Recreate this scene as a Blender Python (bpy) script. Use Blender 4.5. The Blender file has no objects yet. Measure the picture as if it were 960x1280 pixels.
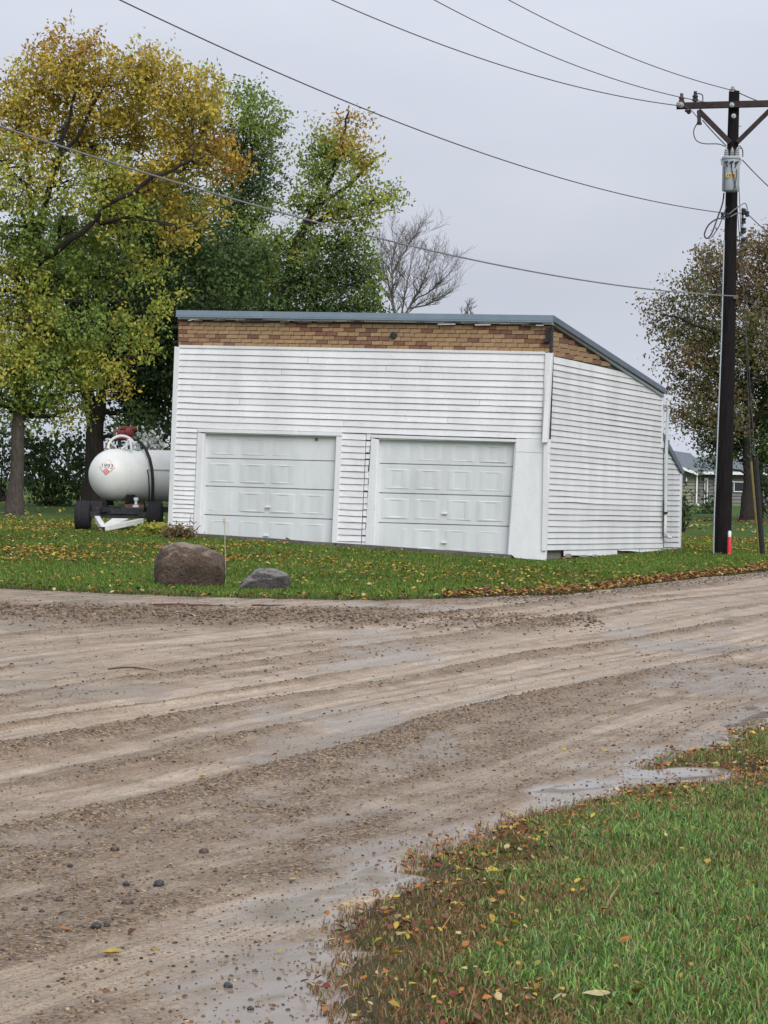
import bpy, math, random
import numpy as np
from mathutils import Vector, Matrix

rnd = random.Random(7)
rng = np.random.default_rng(11)
S = bpy.context.scene
COL = S.collection

# ------------------------------------------------------------------ camera
F = 2800.0            # focal length in photo pixels (960 x 1280)
EYE = 1.5
ROLL = math.atan(0.02)
PITCH = math.atan(34.0 / F)
_f = np.array([0, math.cos(PITCH), -math.sin(PITCH)])
_r0 = np.array([1.0, 0, 0]); _u0 = np.cross(_r0, _f)
_r = math.cos(ROLL) * _r0 + math.sin(ROLL) * _u0
_u = -math.sin(ROLL) * _r0 + math.cos(ROLL) * _u0
cam_d = bpy.data.cameras.new('camera'); cam = bpy.data.objects.new('camera', cam_d); COL.objects.link(cam)
cam_d.sensor_fit = 'VERTICAL'; cam_d.sensor_height = 24.0; cam_d.lens = F / 1280 * 24.0
cam_d.clip_start = 0.1; cam_d.clip_end = 5000
cam.matrix_world = Matrix(((_r[0], _u[0], -_f[0], 0), (_r[1], _u[1], -_f[1], 0), (_r[2], _u[2], -_f[2], EYE), (0, 0, 0, 1)))
S.camera = cam
S.render.resolution_x = 768; S.render.resolution_y = 1024

# ------------------------------------------------------------------ world, sun, exposure
SUN_EL, SUN_AZ = math.radians(38), math.radians(162)      # azimuth clockwise from +Y
W = bpy.data.worlds.new('World'); S.world = W; W.use_nodes = True
nt = W.node_tree; N = nt.nodes; L = nt.links
bg = N['Background']; bg.inputs['Strength'].default_value = 0.1
sky = N.new('ShaderNodeTexSky'); sky.sky_type = 'NISHITA'; sky.sun_disc = False
sky.sun_elevation = SUN_EL; sky.sun_rotation = SUN_AZ; sky.air_density = 2.0; sky.dust_density = 6.0
tc = N.new('ShaderNodeTexCoord'); mp = N.new('ShaderNodeMapping'); mp.inputs['Scale'].default_value = (1.0, 1.0, 3.0)
nz = N.new('ShaderNodeTexNoise'); nz.inputs['Scale'].default_value = 2.6; nz.inputs['Detail'].default_value = 4; nz.inputs['Roughness'].default_value = 0.45
rp = N.new('ShaderNodeValToRGB'); rp.color_ramp.elements[0].position = 0.32; rp.color_ramp.elements[1].position = 0.72
rp.color_ramp.elements[0].color = (3.38, 3.6, 4.25, 1); rp.color_ramp.elements[1].color = (4.55, 4.8, 5.45, 1)
mx = N.new('ShaderNodeMix'); mx.data_type = 'RGBA'; mx.inputs[0].default_value = 0.93
L.new(tc.outputs['Generated'], mp.inputs[0]); L.new(mp.outputs[0], nz.inputs[0]); L.new(nz.outputs[0], rp.inputs[0])
L.new(sky.outputs[0], mx.inputs[6]); L.new(rp.outputs[0], mx.inputs[7]); L.new(mx.outputs[2], bg.inputs[0])
sd = bpy.data.lights.new('sun', 'SUN'); sd.energy = 1.5; sd.angle = math.radians(42); sd.color = (1, 0.97, 0.93)
sun = bpy.data.objects.new('sun', sd); COL.objects.link(sun)
_sd = Vector((math.sin(SUN_AZ) * math.cos(SUN_EL), math.cos(SUN_AZ) * math.cos(SUN_EL), math.sin(SUN_EL)))
sun.rotation_euler = _sd.to_track_quat('Z', 'Y').to_euler(); sun.location = (0, 0, 60)
S.view_settings.view_transform = 'Standard'; S.view_settings.look = 'None'
S.view_settings.exposure = 0.75; S.view_settings.gamma = 1.0

# ------------------------------------------------------------------ pixel geometry
CAMP = np.array([0, 0, EYE])
def ray(px, py): return _f + _r * (px - 480) / F - _u * (py - 640) / F
def at(px, py, Y):
    d = ray(px, py); return CAMP + d * (Y / d[1])
def plane_hit(px, py, p0, n):
    d = ray(px, py); return CAMP + d * (((p0 - CAMP) @ n) / (d @ n))

# ------------------------------------------------------------------ noise / terrain
def vnoise(x, y, seed=0):
    x = np.asarray(x, float); y = np.asarray(y, float)
    xi = np.floor(x).astype(np.int64); yi = np.floor(y).astype(np.int64); fx = x - xi; fy = y - yi
    fx = fx * fx * (3 - 2 * fx); fy = fy * fy * (3 - 2 * fy)
    def h(a, b):
        v = (a * 374761393 + b * 668265263 + seed * 974634617) & 0x7fffffff
        v = ((v ^ (v >> 13)) * 1274126177) & 0x7fffffff
        return ((v ^ (v >> 16)) & 0xffff) / 65535.0
    return (h(xi, yi) * (1 - fx) + h(xi + 1, yi) * fx) * (1 - fy) + (h(xi, yi + 1) * (1 - fx) + h(xi + 1, yi + 1) * fx) * fy
def fbm(x, y, seed=0, o=4):
    a = 0.5; s = 0; t = 0
    for i in range(o):
        s = s + a * vnoise(np.asarray(x) * 2 ** i, np.asarray(y) * 2 ** i, seed + i); t += a; a *= 0.5
    return s / t
def sst(a, b, x):
    t = np.clip((np.asarray(x, float) - a) / (b - a), 0, 1); return t * t * (3 - 2 * t)

CP = np.array([  # x, y, z control points of the terrain
    (-5.06, 29.65, .03), (-2.4, 28.6, .02), (0, 28.8, .02), (2.5, 31.2, .02), (4.7, 36.6, .02), (7.2, 41.8, .03), (14, 57, .1), (-12, 30.5, .06),
    (0, 3, 0), (0, 10, 0), (-2, 14, 0), (-4, 20, 0), (0, 20, .0), (3, 20, 0), (-3, 24, 0), (3, 27, 0), (6, 30, 0), (8, 36, 0), (-9, 22, 0), (-10, 12, 0),
    (2, 6, .07), (3, 10, .07), (5, 14, .07), (9, 22, .05), (-4, 4, 0),
    (-4.27, 44.1, .44), (-.6, 42.5, .31), (2.98, 41, .18), (6.4, 48, .19), (7.12, 47, .18), (-6.3, 47, .42), (-8, 40, .27), (-2.6, 33, .07),
    (-12.4, 75, .34), (-10, 80, .45), (16.3, 100, .25), (23, 165, .43), (0, 70, .35), (10, 70, .2), (-30, 80, .4), (-30, 45, .35), (30, 60, .15), (30, 100, .25),
    (-30, 25, .05), (-30, 0, 0), (30, 20, .05), (0, -20, 0), (25, -10, 0), (0, 130, .35), (60, 165, .45), (-60, 165, .45), (60, 30, .1), (-70, 30, .2), (0, 200, .5), (100, 230, .5), (-100, 230, .5)], float)
def _k(r2): return np.where(r2 > 1e-9, 0.5 * r2 * np.log(np.maximum(r2, 1e-9)), 0.0)
_n = len(CP); _K = _k(((CP[:, None, :2] - CP[None, :, :2]) ** 2).sum(-1)) + np.eye(_n) * 2.0
_P = np.c_[np.ones(_n), CP[:, :2]]
_A = np.block([[_K, _P], [_P.T, np.zeros((3, 3))]])
_w = np.linalg.solve(_A, np.r_[CP[:, 2], 0, 0, 0])
def G(x, y):
    x = np.atleast_1d(np.asarray(x, float)); y = np.atleast_1d(np.asarray(y, float)); sh = x.shape; x = x.ravel(); y = y.ravel()
    z = _w[_n] + _w[_n + 1] * x + _w[_n + 2] * y
    for i in range(_n): z = z + _w[i] * _k((x - CP[i, 0]) ** 2 + (y - CP[i, 1]) ** 2)
    w = sst(110, 220, np.hypot(x, y - 40)); z = z * (1 - w) + 0.45 * w
    return z.reshape(sh)
def G1(x, y): return float(G([x], [y])[0])

NEAR = np.array([(-.5, -10), (-.3, 3), (-.17, 6.2), (-.11, 7.55), (.15, 8.86), (.6, 9.97), (1.25, 11.4), (2.46, 14.16), (6.5, 23), (20, 53), (60, 140), (200, 440)])
FAR = np.array([(-400, 34), (-40, 32.5), (-12, 30.6), (-5.06, 29.65), (-2.43, 28.6), (.02, 28.76), (2.48, 31.2), (4.73, 36.58), (7.19, 41.83), (14, 57), (30, 92), (52, 140), (190, 440)])
_b1 = CAMP + ray(838, 976) * (-EYE / ray(838, 976)[2]); _b2 = CAMP + ray(715, 991) * (-EYE / ray(715, 991)[2])
BAYS = [(_b1[0], _b1[1], .34, .42, .32), (_b2[0], _b2[1], .30, .5, .35)]
def road_d(x, y):
    """signed distance into the gravel road (positive on the road)"""
    w = (fbm(np.asarray(x) * 1.3, np.asarray(y) * 1.3, 5, 3) - .5) * .30 + (fbm(np.asarray(x) * 6, np.asarray(y) * 6, 6, 3) - .5) * .22
    dn = (np.interp(y, NEAR[:, 1], NEAR[:, 0]) - x) * 0.9
    fe = np.interp(x, FAR[:, 0], FAR[:, 1]); sl = np.where(np.asarray(x) > 0.5, 0.42, 0.97)
    df = (fe - y) * sl
    d = np.minimum(dn, df) + w
    for bx, by, ax_, ay_, k in BAYS: d = np.maximum(d, k * (1 - np.hypot((x - bx - .45 * (np.asarray(y) - by)) / ax_, (y - by) / ay_)) + w * .5)
    return d
def road_c(x, y): return np.asarray(x) - 0.45 * np.asarray(y)
def px_ground(px, py):
    z = 0.0
    for _ in range(12):
        d = ray(px, py); p = CAMP + d * ((z - EYE) / d[2]); z = G1(p[0], p[1])
    p[2] = z; return p

# ------------------------------------------------------------------ mesh helpers
class MB:
    def __init__(s): s.v = []; s.f = []; s.m = []
    def add(s, vs, fs, mi=0):
        o = len(s.v); s.v += [tuple(map(float, v)) for v in vs]
        for f in fs: s.f.append(tuple(i + o for i in f)); s.m.append(mi)
    def box(s, c, ax, ay, az, mi=0):
        """box of centre c and half axes"""
        c, ax, ay, az = (np.array(q, float) for q in (c, ax, ay, az))
        vs = [c + i * ax + j * ay + k * az for k in (-1, 1) for j in (-1, 1) for i in (-1, 1)]
        s.add(vs, [(0, 2, 3, 1), (4, 5, 7, 6), (0, 1, 5, 4), (2, 6, 7, 3), (0, 4, 6, 2), (1, 3, 7, 5)], mi)
    def hexa(s, q, off, mi=0):
        """slab: quad q (4 points, seen counter clockwise from outside) extruded backwards by vector off"""
        a = [np.array(p, float) for p in q]; b = [p + off for p in a]; n = len(a)
        fs = [tuple(range(n)), tuple(range(2 * n - 1, n - 1, -1))] + [((i + 1) % n, i, n + i, n + (i + 1) % n) for i in range(n)]
        s.add(a + b, fs, mi)
    def tube(s, pts, rad, n=8, mi=0, cap=True):
        pts = [np.array(p, float) for p in pts]; rad = [rad] * len(pts) if np.isscalar(rad) else rad
        o = len(s.v); ref = None
        for i, p in enumerate(pts):
            t = pts[min(i + 1, len(pts) - 1)] - pts[max(i - 1, 0)]; t = t / (np.linalg.norm(t) + 1e-12)
            if ref is None: ref = np.array([0, 0, 1.0]) if abs(t[2]) < .9 else np.array([1.0, 0, 0])
            a = ref - t * (ref @ t); a /= np.linalg.norm(a) + 1e-12; ref = a; b = np.cross(t, a)
            for k in range(n):
                w = 2 * math.pi * k / n; s.v.append(tuple(p + rad[i] * (a * math.cos(w) + b * math.sin(w))))
        for i in range(len(pts) - 1):
            for k in range(n):
                s.f.append((o + i * n + k, o + i * n + (k + 1) % n, o + (i + 1) * n + (k + 1) % n, o + (i + 1) * n + k)); s.m.append(mi)
        if cap:
            s.f.append(tuple(o + k for k in range(n))[::-1]); s.m.append(mi)
            e = o + (len(pts) - 1) * n; s.f.append(tuple(e + k for k in range(n))); s.m.append(mi)
    def cyl(s, a, b, r, n=16, mi=0): s.tube([a, b], r, n, mi)
    def lathe(s, c, axis, prof, n=24, mi=0):
        """prof: list of (distance along axis, radius)"""
        ax = np.array(axis, float); ax /= np.linalg.norm(ax); c = np.array(c, float)
        s.tube([c + ax * h for h, r in prof], [max(r, 1e-4) for h, r in prof], n, mi)
    def build(s, name, mat, parent=None, org=(0, 0, 0), smooth=False, bevel=0):
        me = bpy.data.meshes.new(name); o3 = np.array(org, float)
        me.from_pydata([tuple(np.array(v) - o3) for v in s.v], [], s.f)
        mats = mat if isinstance(mat, (list, tuple)) else [mat]
        for m in mats: me.materials.append(m)
        if len(mats) > 1: me.polygons.foreach_set('material_index', s.m)
        if smooth:
            me.polygons.foreach_set('use_smooth', [True] * len(me.polygons))
            me.set_sharp_from_angle(angle=math.radians(42))
        me.update(); ob = bpy.data.objects.new(name, me); COL.objects.link(ob)
        if parent: ob.parent = parent
        else: ob.location = org
        if bevel:
            b = ob.modifiers.new('bevel', 'BEVEL'); b.width = bevel; b.segments = 2; b.limit_method = 'ANGLE'
        return ob

def np_mesh(name, v, f, mat, col=None, parent=None, smooth=False, attrs=None):
    """fast mesh from arrays; f is (n,3) or (n,4), or a list of such arrays"""
    fl = f if isinstance(f, list) else [f]
    me = bpy.data.meshes.new(name); me.vertices.add(len(v)); me.vertices.foreach_set('co', np.ascontiguousarray(v, np.float32).ravel())
    li = np.concatenate([a.ravel() for a in fl]).astype(np.int32); tot = np.concatenate([np.full(len(a), a.shape[1]) for a in fl])
    st = np.r_[0, np.cumsum(tot)[:-1]].astype(np.int32)
    me.loops.add(len(li)); me.loops.foreach_set('vertex_index', li)
    me.polygons.add(len(tot)); me.polygons.foreach_set('loop_start', st)
    if smooth: me.polygons.foreach_set('use_smooth', np.ones(len(tot), bool))
    me.update(calc_edges=True); me.validate()
    if col is not None:
        ca = me.color_attributes.new('Col', 'FLOAT_COLOR', 'POINT'); c4 = np.ones((len(v), 4), np.float32); c4[:, :3] = col
        ca.data.foreach_set('color', c4.ravel())
    for k, a in (attrs or {}).items():
        at_ = me.attributes.new(k, 'FLOAT', 'POINT'); at_.data.foreach_set('value', np.ascontiguousarray(a, np.float32))
    me.materials.append(mat); ob = bpy.data.objects.new(name, me); COL.objects.link(ob)
    if parent: ob.parent = parent
    return ob

def tag(o, label=None, cat=None, group=None, kind=None):
    if label: o['label'] = label
    if cat: o['category'] = cat
    if group: o['group'] = group
    if kind: o['kind'] = kind
    return o
def thing(name, loc, label, cat, group=None):
    o = bpy.data.objects.new(name, None); o.empty_display_size = 0.3; COL.objects.link(o); o.location = tuple(map(float, loc))
    return tag(o, label, cat, group)

# ------------------------------------------------------------------ materials
def nmat(name, rough=0.8, spec=0.3):
    m = bpy.data.materials.new(name); m.use_nodes = True
    b = m.node_tree.nodes['Principled BSDF']; b.inputs['Roughness'].default_value = rough; b.inputs['Specular IOR Level'].default_value = spec
    return m, m.node_tree.nodes, m.node_tree.links, b
def ramp(N, stops):
    r = N.new('ShaderNodeValToRGB'); e = r.color_ramp.elements
    while len(e) < len(stops): e.new(0.5)
    for i, (p, c) in enumerate(stops): e[i].position = p; e[i].color = (*c, 1)
    return r
def noise(N, L, scale, detail=4, rough=.55, stretch=None, src=None, dist=0):
    n = N.new('ShaderNodeTexNoise'); n.inputs['Scale'].default_value = scale; n.inputs['Detail'].default_value = detail
    n.inputs['Roughness'].default_value = rough; n.inputs['Distortion'].default_value = dist
    g = src
    if g is None:
        gg = N.new('ShaderNodeNewGeometry'); g = gg.outputs['Position']
    if stretch:
        m = N.new('ShaderNodeMapping'); m.inputs['Scale'].default_value = stretch; L.new(g, m.inputs[0]); g = m.outputs[0]
    L.new(g, n.inputs['Vector']); return n
def mixc(N, L, fac, a, b, mode='MIX'):
    m = N.new('ShaderNodeMix'); m.data_type = 'RGBA'; m.blend_type = mode
    for sock, v in ((m.inputs[0], fac), (m.inputs[6], a), (m.inputs[7], b)):
        if isinstance(v, (int, float)): sock.default_value = v
        elif isinstance(v, tuple): sock.default_value = (*v, 1)
        else: L.new(v, sock)
    return m.outputs[2]
def bump(N, L, b, h, strength=.3, dist=.02):
    n = N.new('ShaderNodeBump'); n.inputs['Strength'].default_value = strength; n.inputs['Distance'].default_value = dist
    L.new(h, n.inputs['Height']); L.new(n.outputs[0], b.inputs['Normal'])
def mk(name, c1, c2, scale=6, rough=.75, bmp=.2, stretch=None, spec=.3, var=0.0, metal=0, dist=.01):
    m, N, L, b = nmat(name, rough, spec); b.inputs['Metallic'].default_value = metal
    n = noise(N, L, scale, 6, .6, stretch); r = ramp(N, [(.3, c1), (.7, c2)]); L.new(n.outputs[0], r.inputs[0]); out = r.outputs[0]
    if var:
        oi = N.new('ShaderNodeObjectInfo'); rr = ramp(N, [(0, (1 - var,) * 3), (1, (1 + var * .3,) * 3)]); L.new(oi.outputs['Random'], rr.inputs[0])
        out = mixc(N, L, 1.0, out, rr.outputs[0], 'MULTIPLY')
    L.new(out, b.inputs['Base Color'])
    if bmp: bump(N, L, b, n.outputs[0], bmp, dist)
    return m
def mk_attr(name, rough=.6, trans=0.0, spec=.25):
    m, N, L, b = nmat(name, rough, spec); a = N.new('ShaderNodeAttribute'); a.attribute_name = 'Col'; L.new(a.outputs['Color'], b.inputs['Base Color'])
    if trans:
        t = N.new('ShaderNodeBsdfTranslucent'); L.new(a.outputs['Color'], t.inputs[0]); ms = N.new('ShaderNodeMixShader'); ms.inputs[0].default_value = trans
        L.new(b.outputs[0], ms.inputs[1]); L.new(t.outputs[0], ms.inputs[2]); L.new(ms.outputs[0], N['Material Output'].inputs[0])
    return m
def paint(name, base, dirt=(.45, .45, .43), amt=.6, var=.08, rough=.55):
    """old white paint: faint streaks, scuffs and flaking"""
    m, N, L, b = nmat(name, rough, .35)
    n1 = noise(N, L, 1.6, 5, .6, (1, 1, .35)); n2 = noise(N, L, 14, 5, .7, (1, 1, 2.2)); n3 = noise(N, L, 40, 3, .6)
    r1 = ramp(N, [(.35, tuple(c * .86 for c in base)), (.62, base)]); L.new(n1.outputs[0], r1.inputs[0])
    r2 = ramp(N, [(.57, (0, 0, 0)), (.70, (1, 1, 1))]); L.new(n2.outputs[0], r2.inputs[0])
    mm = N.new('ShaderNodeMath'); mm.operation = 'MULTIPLY'; mm.inputs[1].default_value = amt; L.new(r2.outputs[0], mm.inputs[0])
    o = mixc(N, L, mm.outputs[0], r1.outputs[0], dirt)
    oi = N.new('ShaderNodeObjectInfo'); rr = ramp(N, [(0, (1 - var,) * 3), (1, (1.02,) * 3)]); L.new(oi.outputs['Random'], rr.inputs[0])
    L.new(mixc(N, L, 1.0, o, rr.outputs[0], 'MULTIPLY'), b.inputs['Base Color']); bump(N, L, b, n3.outputs[0], .15, .004); return m

M = {}
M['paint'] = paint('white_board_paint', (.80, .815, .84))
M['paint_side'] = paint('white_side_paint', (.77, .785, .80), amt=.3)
M['trim'] = paint('trim_paint', (.78, .80, .83), (.35, .35, .34), .5, .05)
M['panel_board'] = paint('flaking_board_paint', (.80, .82, .84), (.5, .53, .56), .55, .0)
M['door'] = paint('door_paint', (.69, .725, .745), (.5, .5, .48), .12, .05, .4)
M['backing'] = mk('gap_shade_sheathing', (.09, .09, .09), (.16, .155, .15), 8)  # dark tone paints the gap shadow under each siding board
M['roof_blue'] = mk('blue_grey_metal', (.175, .235, .30), (.21, .275, .34), 3, .45, .05, spec=.5)
M['roof_dark'] = mk('dark_rake_metal', (.10, .13, .17), (.13, .165, .21), 3, .5, .05, spec=.5)
M['black'] = mk('black_rubber', (.012, .012, .014), (.03, .03, .032), 20, .7, .1)
M['darkiron'] = mk('dark_painted_steel', (.015, .016, .02), (.045, .045, .05), 12, .6, .1)
M['concrete'] = mk('old_concrete', (.14, .13, .115), (.27, .255, .235), 9, .9, .4)
M['apron'] = mk('dark_worn_concrete', (.09, .085, .075), (.17, .16, .145), 9, .9, .4)
M['brick_tan'] = mk('tan_brick_face', (.31, .20, .11), (.43, .295, .175), 22, .9, .3, var=.18)
M['brick_red'] = mk('red_brown_brick_face', (.19, .10, .068), (.26, .14, .095), 22, .9, .3, var=.25)
M['mortar'] = mk('dark_joint', (.08, .055, .035), (.15, .10, .065), 30, .95, .2)
M['tar'] = mk('tarred_pole_wood', (.007, .006, .0065), (.019, .0165, .018), 5, .9, .6, (6, 6, .5), spec=.12, dist=.02)
M['arm'] = mk('brown_crossarm_wood', (.02, .014, .016), (.05, .034, .035), 6, .85, .4)
M['galv'] = mk('grey_galvanised', (.30, .36, .40), (.38, .44, .48), 5, .5, .03, spec=.5)
M['spout'] = mk('pale_spout_paint', (.50, .55, .58), (.60, .64, .66), 5, .45, .03)
M['ceramic'] = mk('grey_ceramic', (.25, .25, .26), (.40, .40, .40), 5, .3, 0, spec=.5)
M['brownceramic'] = mk('brown_ceramic', (.06, .03, .03), (.12, .07, .065), 5, .3, 0, spec=.5)
M['wire'] = mk('dark_wire', (.05, .05, .056), (.085, .085, .092), 5, .6, 0)
M['wire_pale'] = mk('pale_cable', (.16, .165, .18), (.24, .245, .26), 5, .6, 0)
M['tank'] = paint('tank_white_enamel', (.80, .81, .79), (.40, .36, .30), .28, 0, .34)
M['whitesteel'] = mk('white_painted_steel', (.62, .63, .63), (.78, .79, .78), 9, .5, .1)
M['redengine'] = mk('faded_red_engine', (.11, .013, .016), (.21, .035, .038), 18, .5, .1)
M['tyre'] = mk('tyre_rubber', (.013, .013, .016), (.028, .028, .032), 16, .8, .15)
M['rust'] = mk('rusty_steel', (.09, .05, .03), (.2, .12, .08), 14, .8, .2)
M['placard'] = mk('placard_white', (.74, .72, .72), (.8, .78, .78), 9, .5, 0)
M['pink'] = mk('faded_red_print', (.62, .22, .24), (.70, .34, .35), 20, .5, 0)
M['ink'] = mk('black_print', (.05, .04, .05), (.10, .08, .09), 20, .6, 0)
M['yellow'] = mk('yellow_plastic', (.62, .42, .07), (.72, .52, .12), 9, .5, 0)
M['guardyellow'] = mk('faded_yellow_guard', (.15, .13, .045), (.21, .18, .07), 9, .6, .1)
M['red'] = mk('red_plastic', (.55, .02, .03), (.65, .04, .05), 5, .45, 0, spec=.4)
M['whiteplastic'] = mk('white_plastic', (.72, .73, .75), (.8, .81, .82), 5, .4, 0)
M['bark'] = mk('grey_brown_bark', (.035, .03, .026), (.10, .085, .072), 4, .95, .8, (5, 5, 1.0), dist=.05)
M['barkdark'] = mk('dark_bark', (.016, .013, .012), (.045, .037, .032), 4, .95, .8, (5, 5, 1.0), dist=.05)
M['palebark'] = mk('pale_grey_bark', (.09, .08, .074), (.17, .155, .145), 5, .95, .3)
M['twig'] = mk('dead_stem', (.06, .03, .026), (.14, .08, .065), 20, .9, 0)
M['leaf'] = mk_attr('foliage', .55, .35)
M['grass'] = mk_attr('grass_blade', .55, .25)
M['litter'] = mk_attr('fallen_leaf_surface', .5, .12, .4)
M['stone'] = mk_attr('wet_gravel_stone', .6, 0, .25)
M['sid_green'] = mk('olive_siding', (.21, .215, .165), (.26, .265, .21), 2, .7, 0, var=.1)
M['sid_grey'] = mk('grey_siding', (.155, .16, .155), (.19, .195, .188), 2, .7, 0, var=.1)
M['shingle'] = mk('grey_shingle', (.13, .155, .18), (.17, .20, .23), 5, .9, .2)
M['glass'], _N, _L, _b = nmat('window_glass', .06, .5); _b.inputs['Base Color'].default_value = (.02, .025, .03, 1)

# boulders
def rock_mat(name, a, b_, top_col):
    m, N, L, b = nmat(name, .62, .4)
    n1 = noise(N, L, 3.2, 8, .62); n2 = noise(N, L, 30, 6, .7); n3 = noise(N, L, 5, 6, .6, dist=.6)
    r = ramp(N, [(.33, a), (.66, b_)]); L.new(n1.outputs[0], r.inputs[0])
    r2 = ramp(N, [(.32, (.35, .35, .35)), (.7, (1.5, 1.47, 1.42))]); L.new(n2.outputs[0], r2.inputs[0])
    c = mixc(N, L, 1.0, r.outputs[0], r2.outputs[0], 'MULTIPLY')
    g = N.new('ShaderNodeNewGeometry'); sx = N.new('ShaderNodeSeparateXYZ'); L.new(g.outputs['Normal'], sx.inputs[0])
    mu = N.new('ShaderNodeMath'); mu.operation = 'MULTIPLY'; L.new(sx.outputs[2], mu.inputs[0]); L.new(n3.outputs[0], mu.inputs[1])
    r3 = ramp(N, [(.28, (0, 0, 0)), (.55, (1, 1, 1))]); L.new(mu.outputs[0], r3.inputs[0])  # upward faces go over to a paler, mottled tone
    L.new(mixc(N, L, r3.outputs[0], c, top_col), b.inputs['Base Color']); bump(N, L, b, n2.outputs[0], 1.0, .06); return m
M['rock_brown'] = rock_mat('brown_granite', (.075, .052, .042), (.19, .135, .105), (.38, .30, .22))
M['rock_grey'] = rock_mat('grey_granite', (.075, .07, .07), (.16, .152, .15), (.34, .32, .30))

# lawn soil / grass sheet
m, N, L, b = nmat('lawn_surface', .85, .2)
n1 = noise(N, L, .55, 5, .6); n2 = noise(N, L, 9, 5, .7); n3 = noise(N, L, 60, 3, .7)
r = ramp(N, [(.3, (.05, .10, .016)), (.55, (.075, .14, .022)), (.75, (.115, .15, .028))]); L.new(n1.outputs[0], r.inputs[0])
r2 = ramp(N, [(.35, (.5, .55, .5)), (.7, (1.25, 1.2, 1.1))]); L.new(n2.outputs[0], r2.inputs[0])
c = mixc(N, L, 1.0, r.outputs[0], r2.outputs[0], 'MULTIPLY')
a = N.new('ShaderNodeAttribute'); a.attribute_name = 'soil'
sr = ramp(N, [(.3, (.06, .042, .028)), (.7, (.17, .125, .09))]); L.new(n3.outputs[0], sr.inputs[0])
c = mixc(N, L, a.outputs['Fac'], c, sr.outputs[0])
L.new(c, b.inputs['Base Color']); bump(N, L, b, n3.outputs[0], .9, .03); M['lawn'] = m

# gravel road
m, N, L, b = nmat('wet_gravel_road', .5, .4)
ag = N.new('ShaderNodeAttribute'); ag.attribute_name = 'gravel'; aw = N.new('ShaderNodeAttribute'); aw.attribute_name = 'wet'
n1 = noise(N, L, 3.0, 6, .62); n2 = noise(N, L, 55, 4, .75); n4 = noise(N, L, 130, 3, .7)
v = N.new('ShaderNodeTexVoronoi'); v.inputs['Scale'].default_value = 75; gg = N.new('ShaderNodeNewGeometry'); L.new(gg.outputs['Position'], v.inputs['Vector'])
as_ = N.new('ShaderNodeAttribute'); as_.attribute_name = 's'; ac_ = N.new('ShaderNodeAttribute'); ac_.attribute_name = 'c'
cx = N.new('ShaderNodeCombineXYZ'); L.new(as_.outputs['Fac'], cx.inputs[0]); L.new(ac_.outputs['Fac'], cx.inputs[1])
k1 = noise(N, L, 1.0, 5, .65, (.22, 7, 1), cx.outputs[0]); k2 = noise(N, L, 1.0, 4, .6, (.5, 34, 1), cx.outputs[0])
mud = ramp(N, [(.3, (.42, .325, .235)), (.7, (.57, .475, .365))]); L.new(n1.outputs[0], mud.inputs[0])
gc = ramp(N, [(0, (.06, .038, .022)), (.35, (.18, .115, .065)), (.62, (.26, .175, .105)), (.85, (.36, .26, .16)), (1, (.48, .38, .26))])
sv = N.new('ShaderNodeSeparateColor'); L.new(v.outputs['Color'], sv.inputs[0]); L.new(sv.outputs[0], gc.inputs[0])
sp = ramp(N, [(.36, (.40, .32, .25)), (.50, (1, 1, 1)), (.72, (1.12, 1.12, 1.12))]); L.new(n2.outputs[0], sp.inputs[0])
sp4 = ramp(N, [(.36, (.5, .43, .36)), (.48, (1, 1, 1)), (.7, (1.15, 1.15, 1.15))]); L.new(n4.outputs[0], sp4.inputs[0])
mudc = mixc(N, L, .75, mixc(N, L, .95, mud.outputs[0], sp.outputs[0], 'MULTIPLY'), sp4.outputs[0], 'MULTIPLY')
ad = N.new('ShaderNodeMath'); ad.operation = 'ADD'; L.new(ag.outputs['Fac'], ad.inputs[0])
nn = N.new('ShaderNodeMath'); nn.operation = 'MULTIPLY_ADD'; L.new(n2.outputs[0], nn.inputs[0]); nn.inputs[1].default_value = 1.5; nn.inputs[2].default_value = -.75
L.new(nn.outputs[0], ad.inputs[1]); cl = ramp(N, [(.15, (0, 0, 0)), (1.0, (1, 1, 1))]); L.new(ad.outputs[0], cl.inputs[0])
kr = ramp(N, [(.36, (.58, .48, .39)), (.52, (1, 1, 1)), (.66, (1.22, 1.24, 1.26))]); L.new(k1.outputs[0], kr.inputs[0])
kr2 = ramp(N, [(.36, (.72, .66, .60)), (.5, (1, 1, 1))]); L.new(k2.outputs[0], kr2.inputs[0])
mudc = mixc(N, L, .9, mixc(N, L, .8, mudc, kr.outputs[0], 'MULTIPLY'), kr2.outputs[0], 'MULTIPLY')
cc = mixc(N, L, cl.outputs[0], mudc, gc.outputs[0])
L.new(mixc(N, L, aw.outputs['Fac'], cc, (.27, .225, .185)), b.inputs['Base Color'])
rg = N.new('ShaderNodeMapRange'); rg.inputs['From Min'].default_value = 0; rg.inputs['From Max'].default_value = 1; rg.inputs['To Min'].default_value = .5; rg.inputs['To Max'].default_value = .07
L.new(aw.outputs['Fac'], rg.inputs['Value']); L.new(rg.outputs[0], b.inputs['Roughness'])
hb = N.new('ShaderNodeMath'); hb.operation = 'MULTIPLY'; 
k3 = N.new('ShaderNodeMath'); k3.operation = 'MULTIPLY_ADD'; L.new(k2.outputs[0], k3.inputs[0]); k3.inputs[1].default_value = .55; L.new(n2.outputs[0], k3.inputs[2]); L.new(k3.outputs[0], hb.inputs[0])
hs = N.new('ShaderNodeMath'); hs.operation = 'MULTIPLY_ADD'; L.new(ag.outputs['Fac'], hs.inputs[0]); hs.inputs[1].default_value = 1.0; hs.inputs[2].default_value = .28
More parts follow.
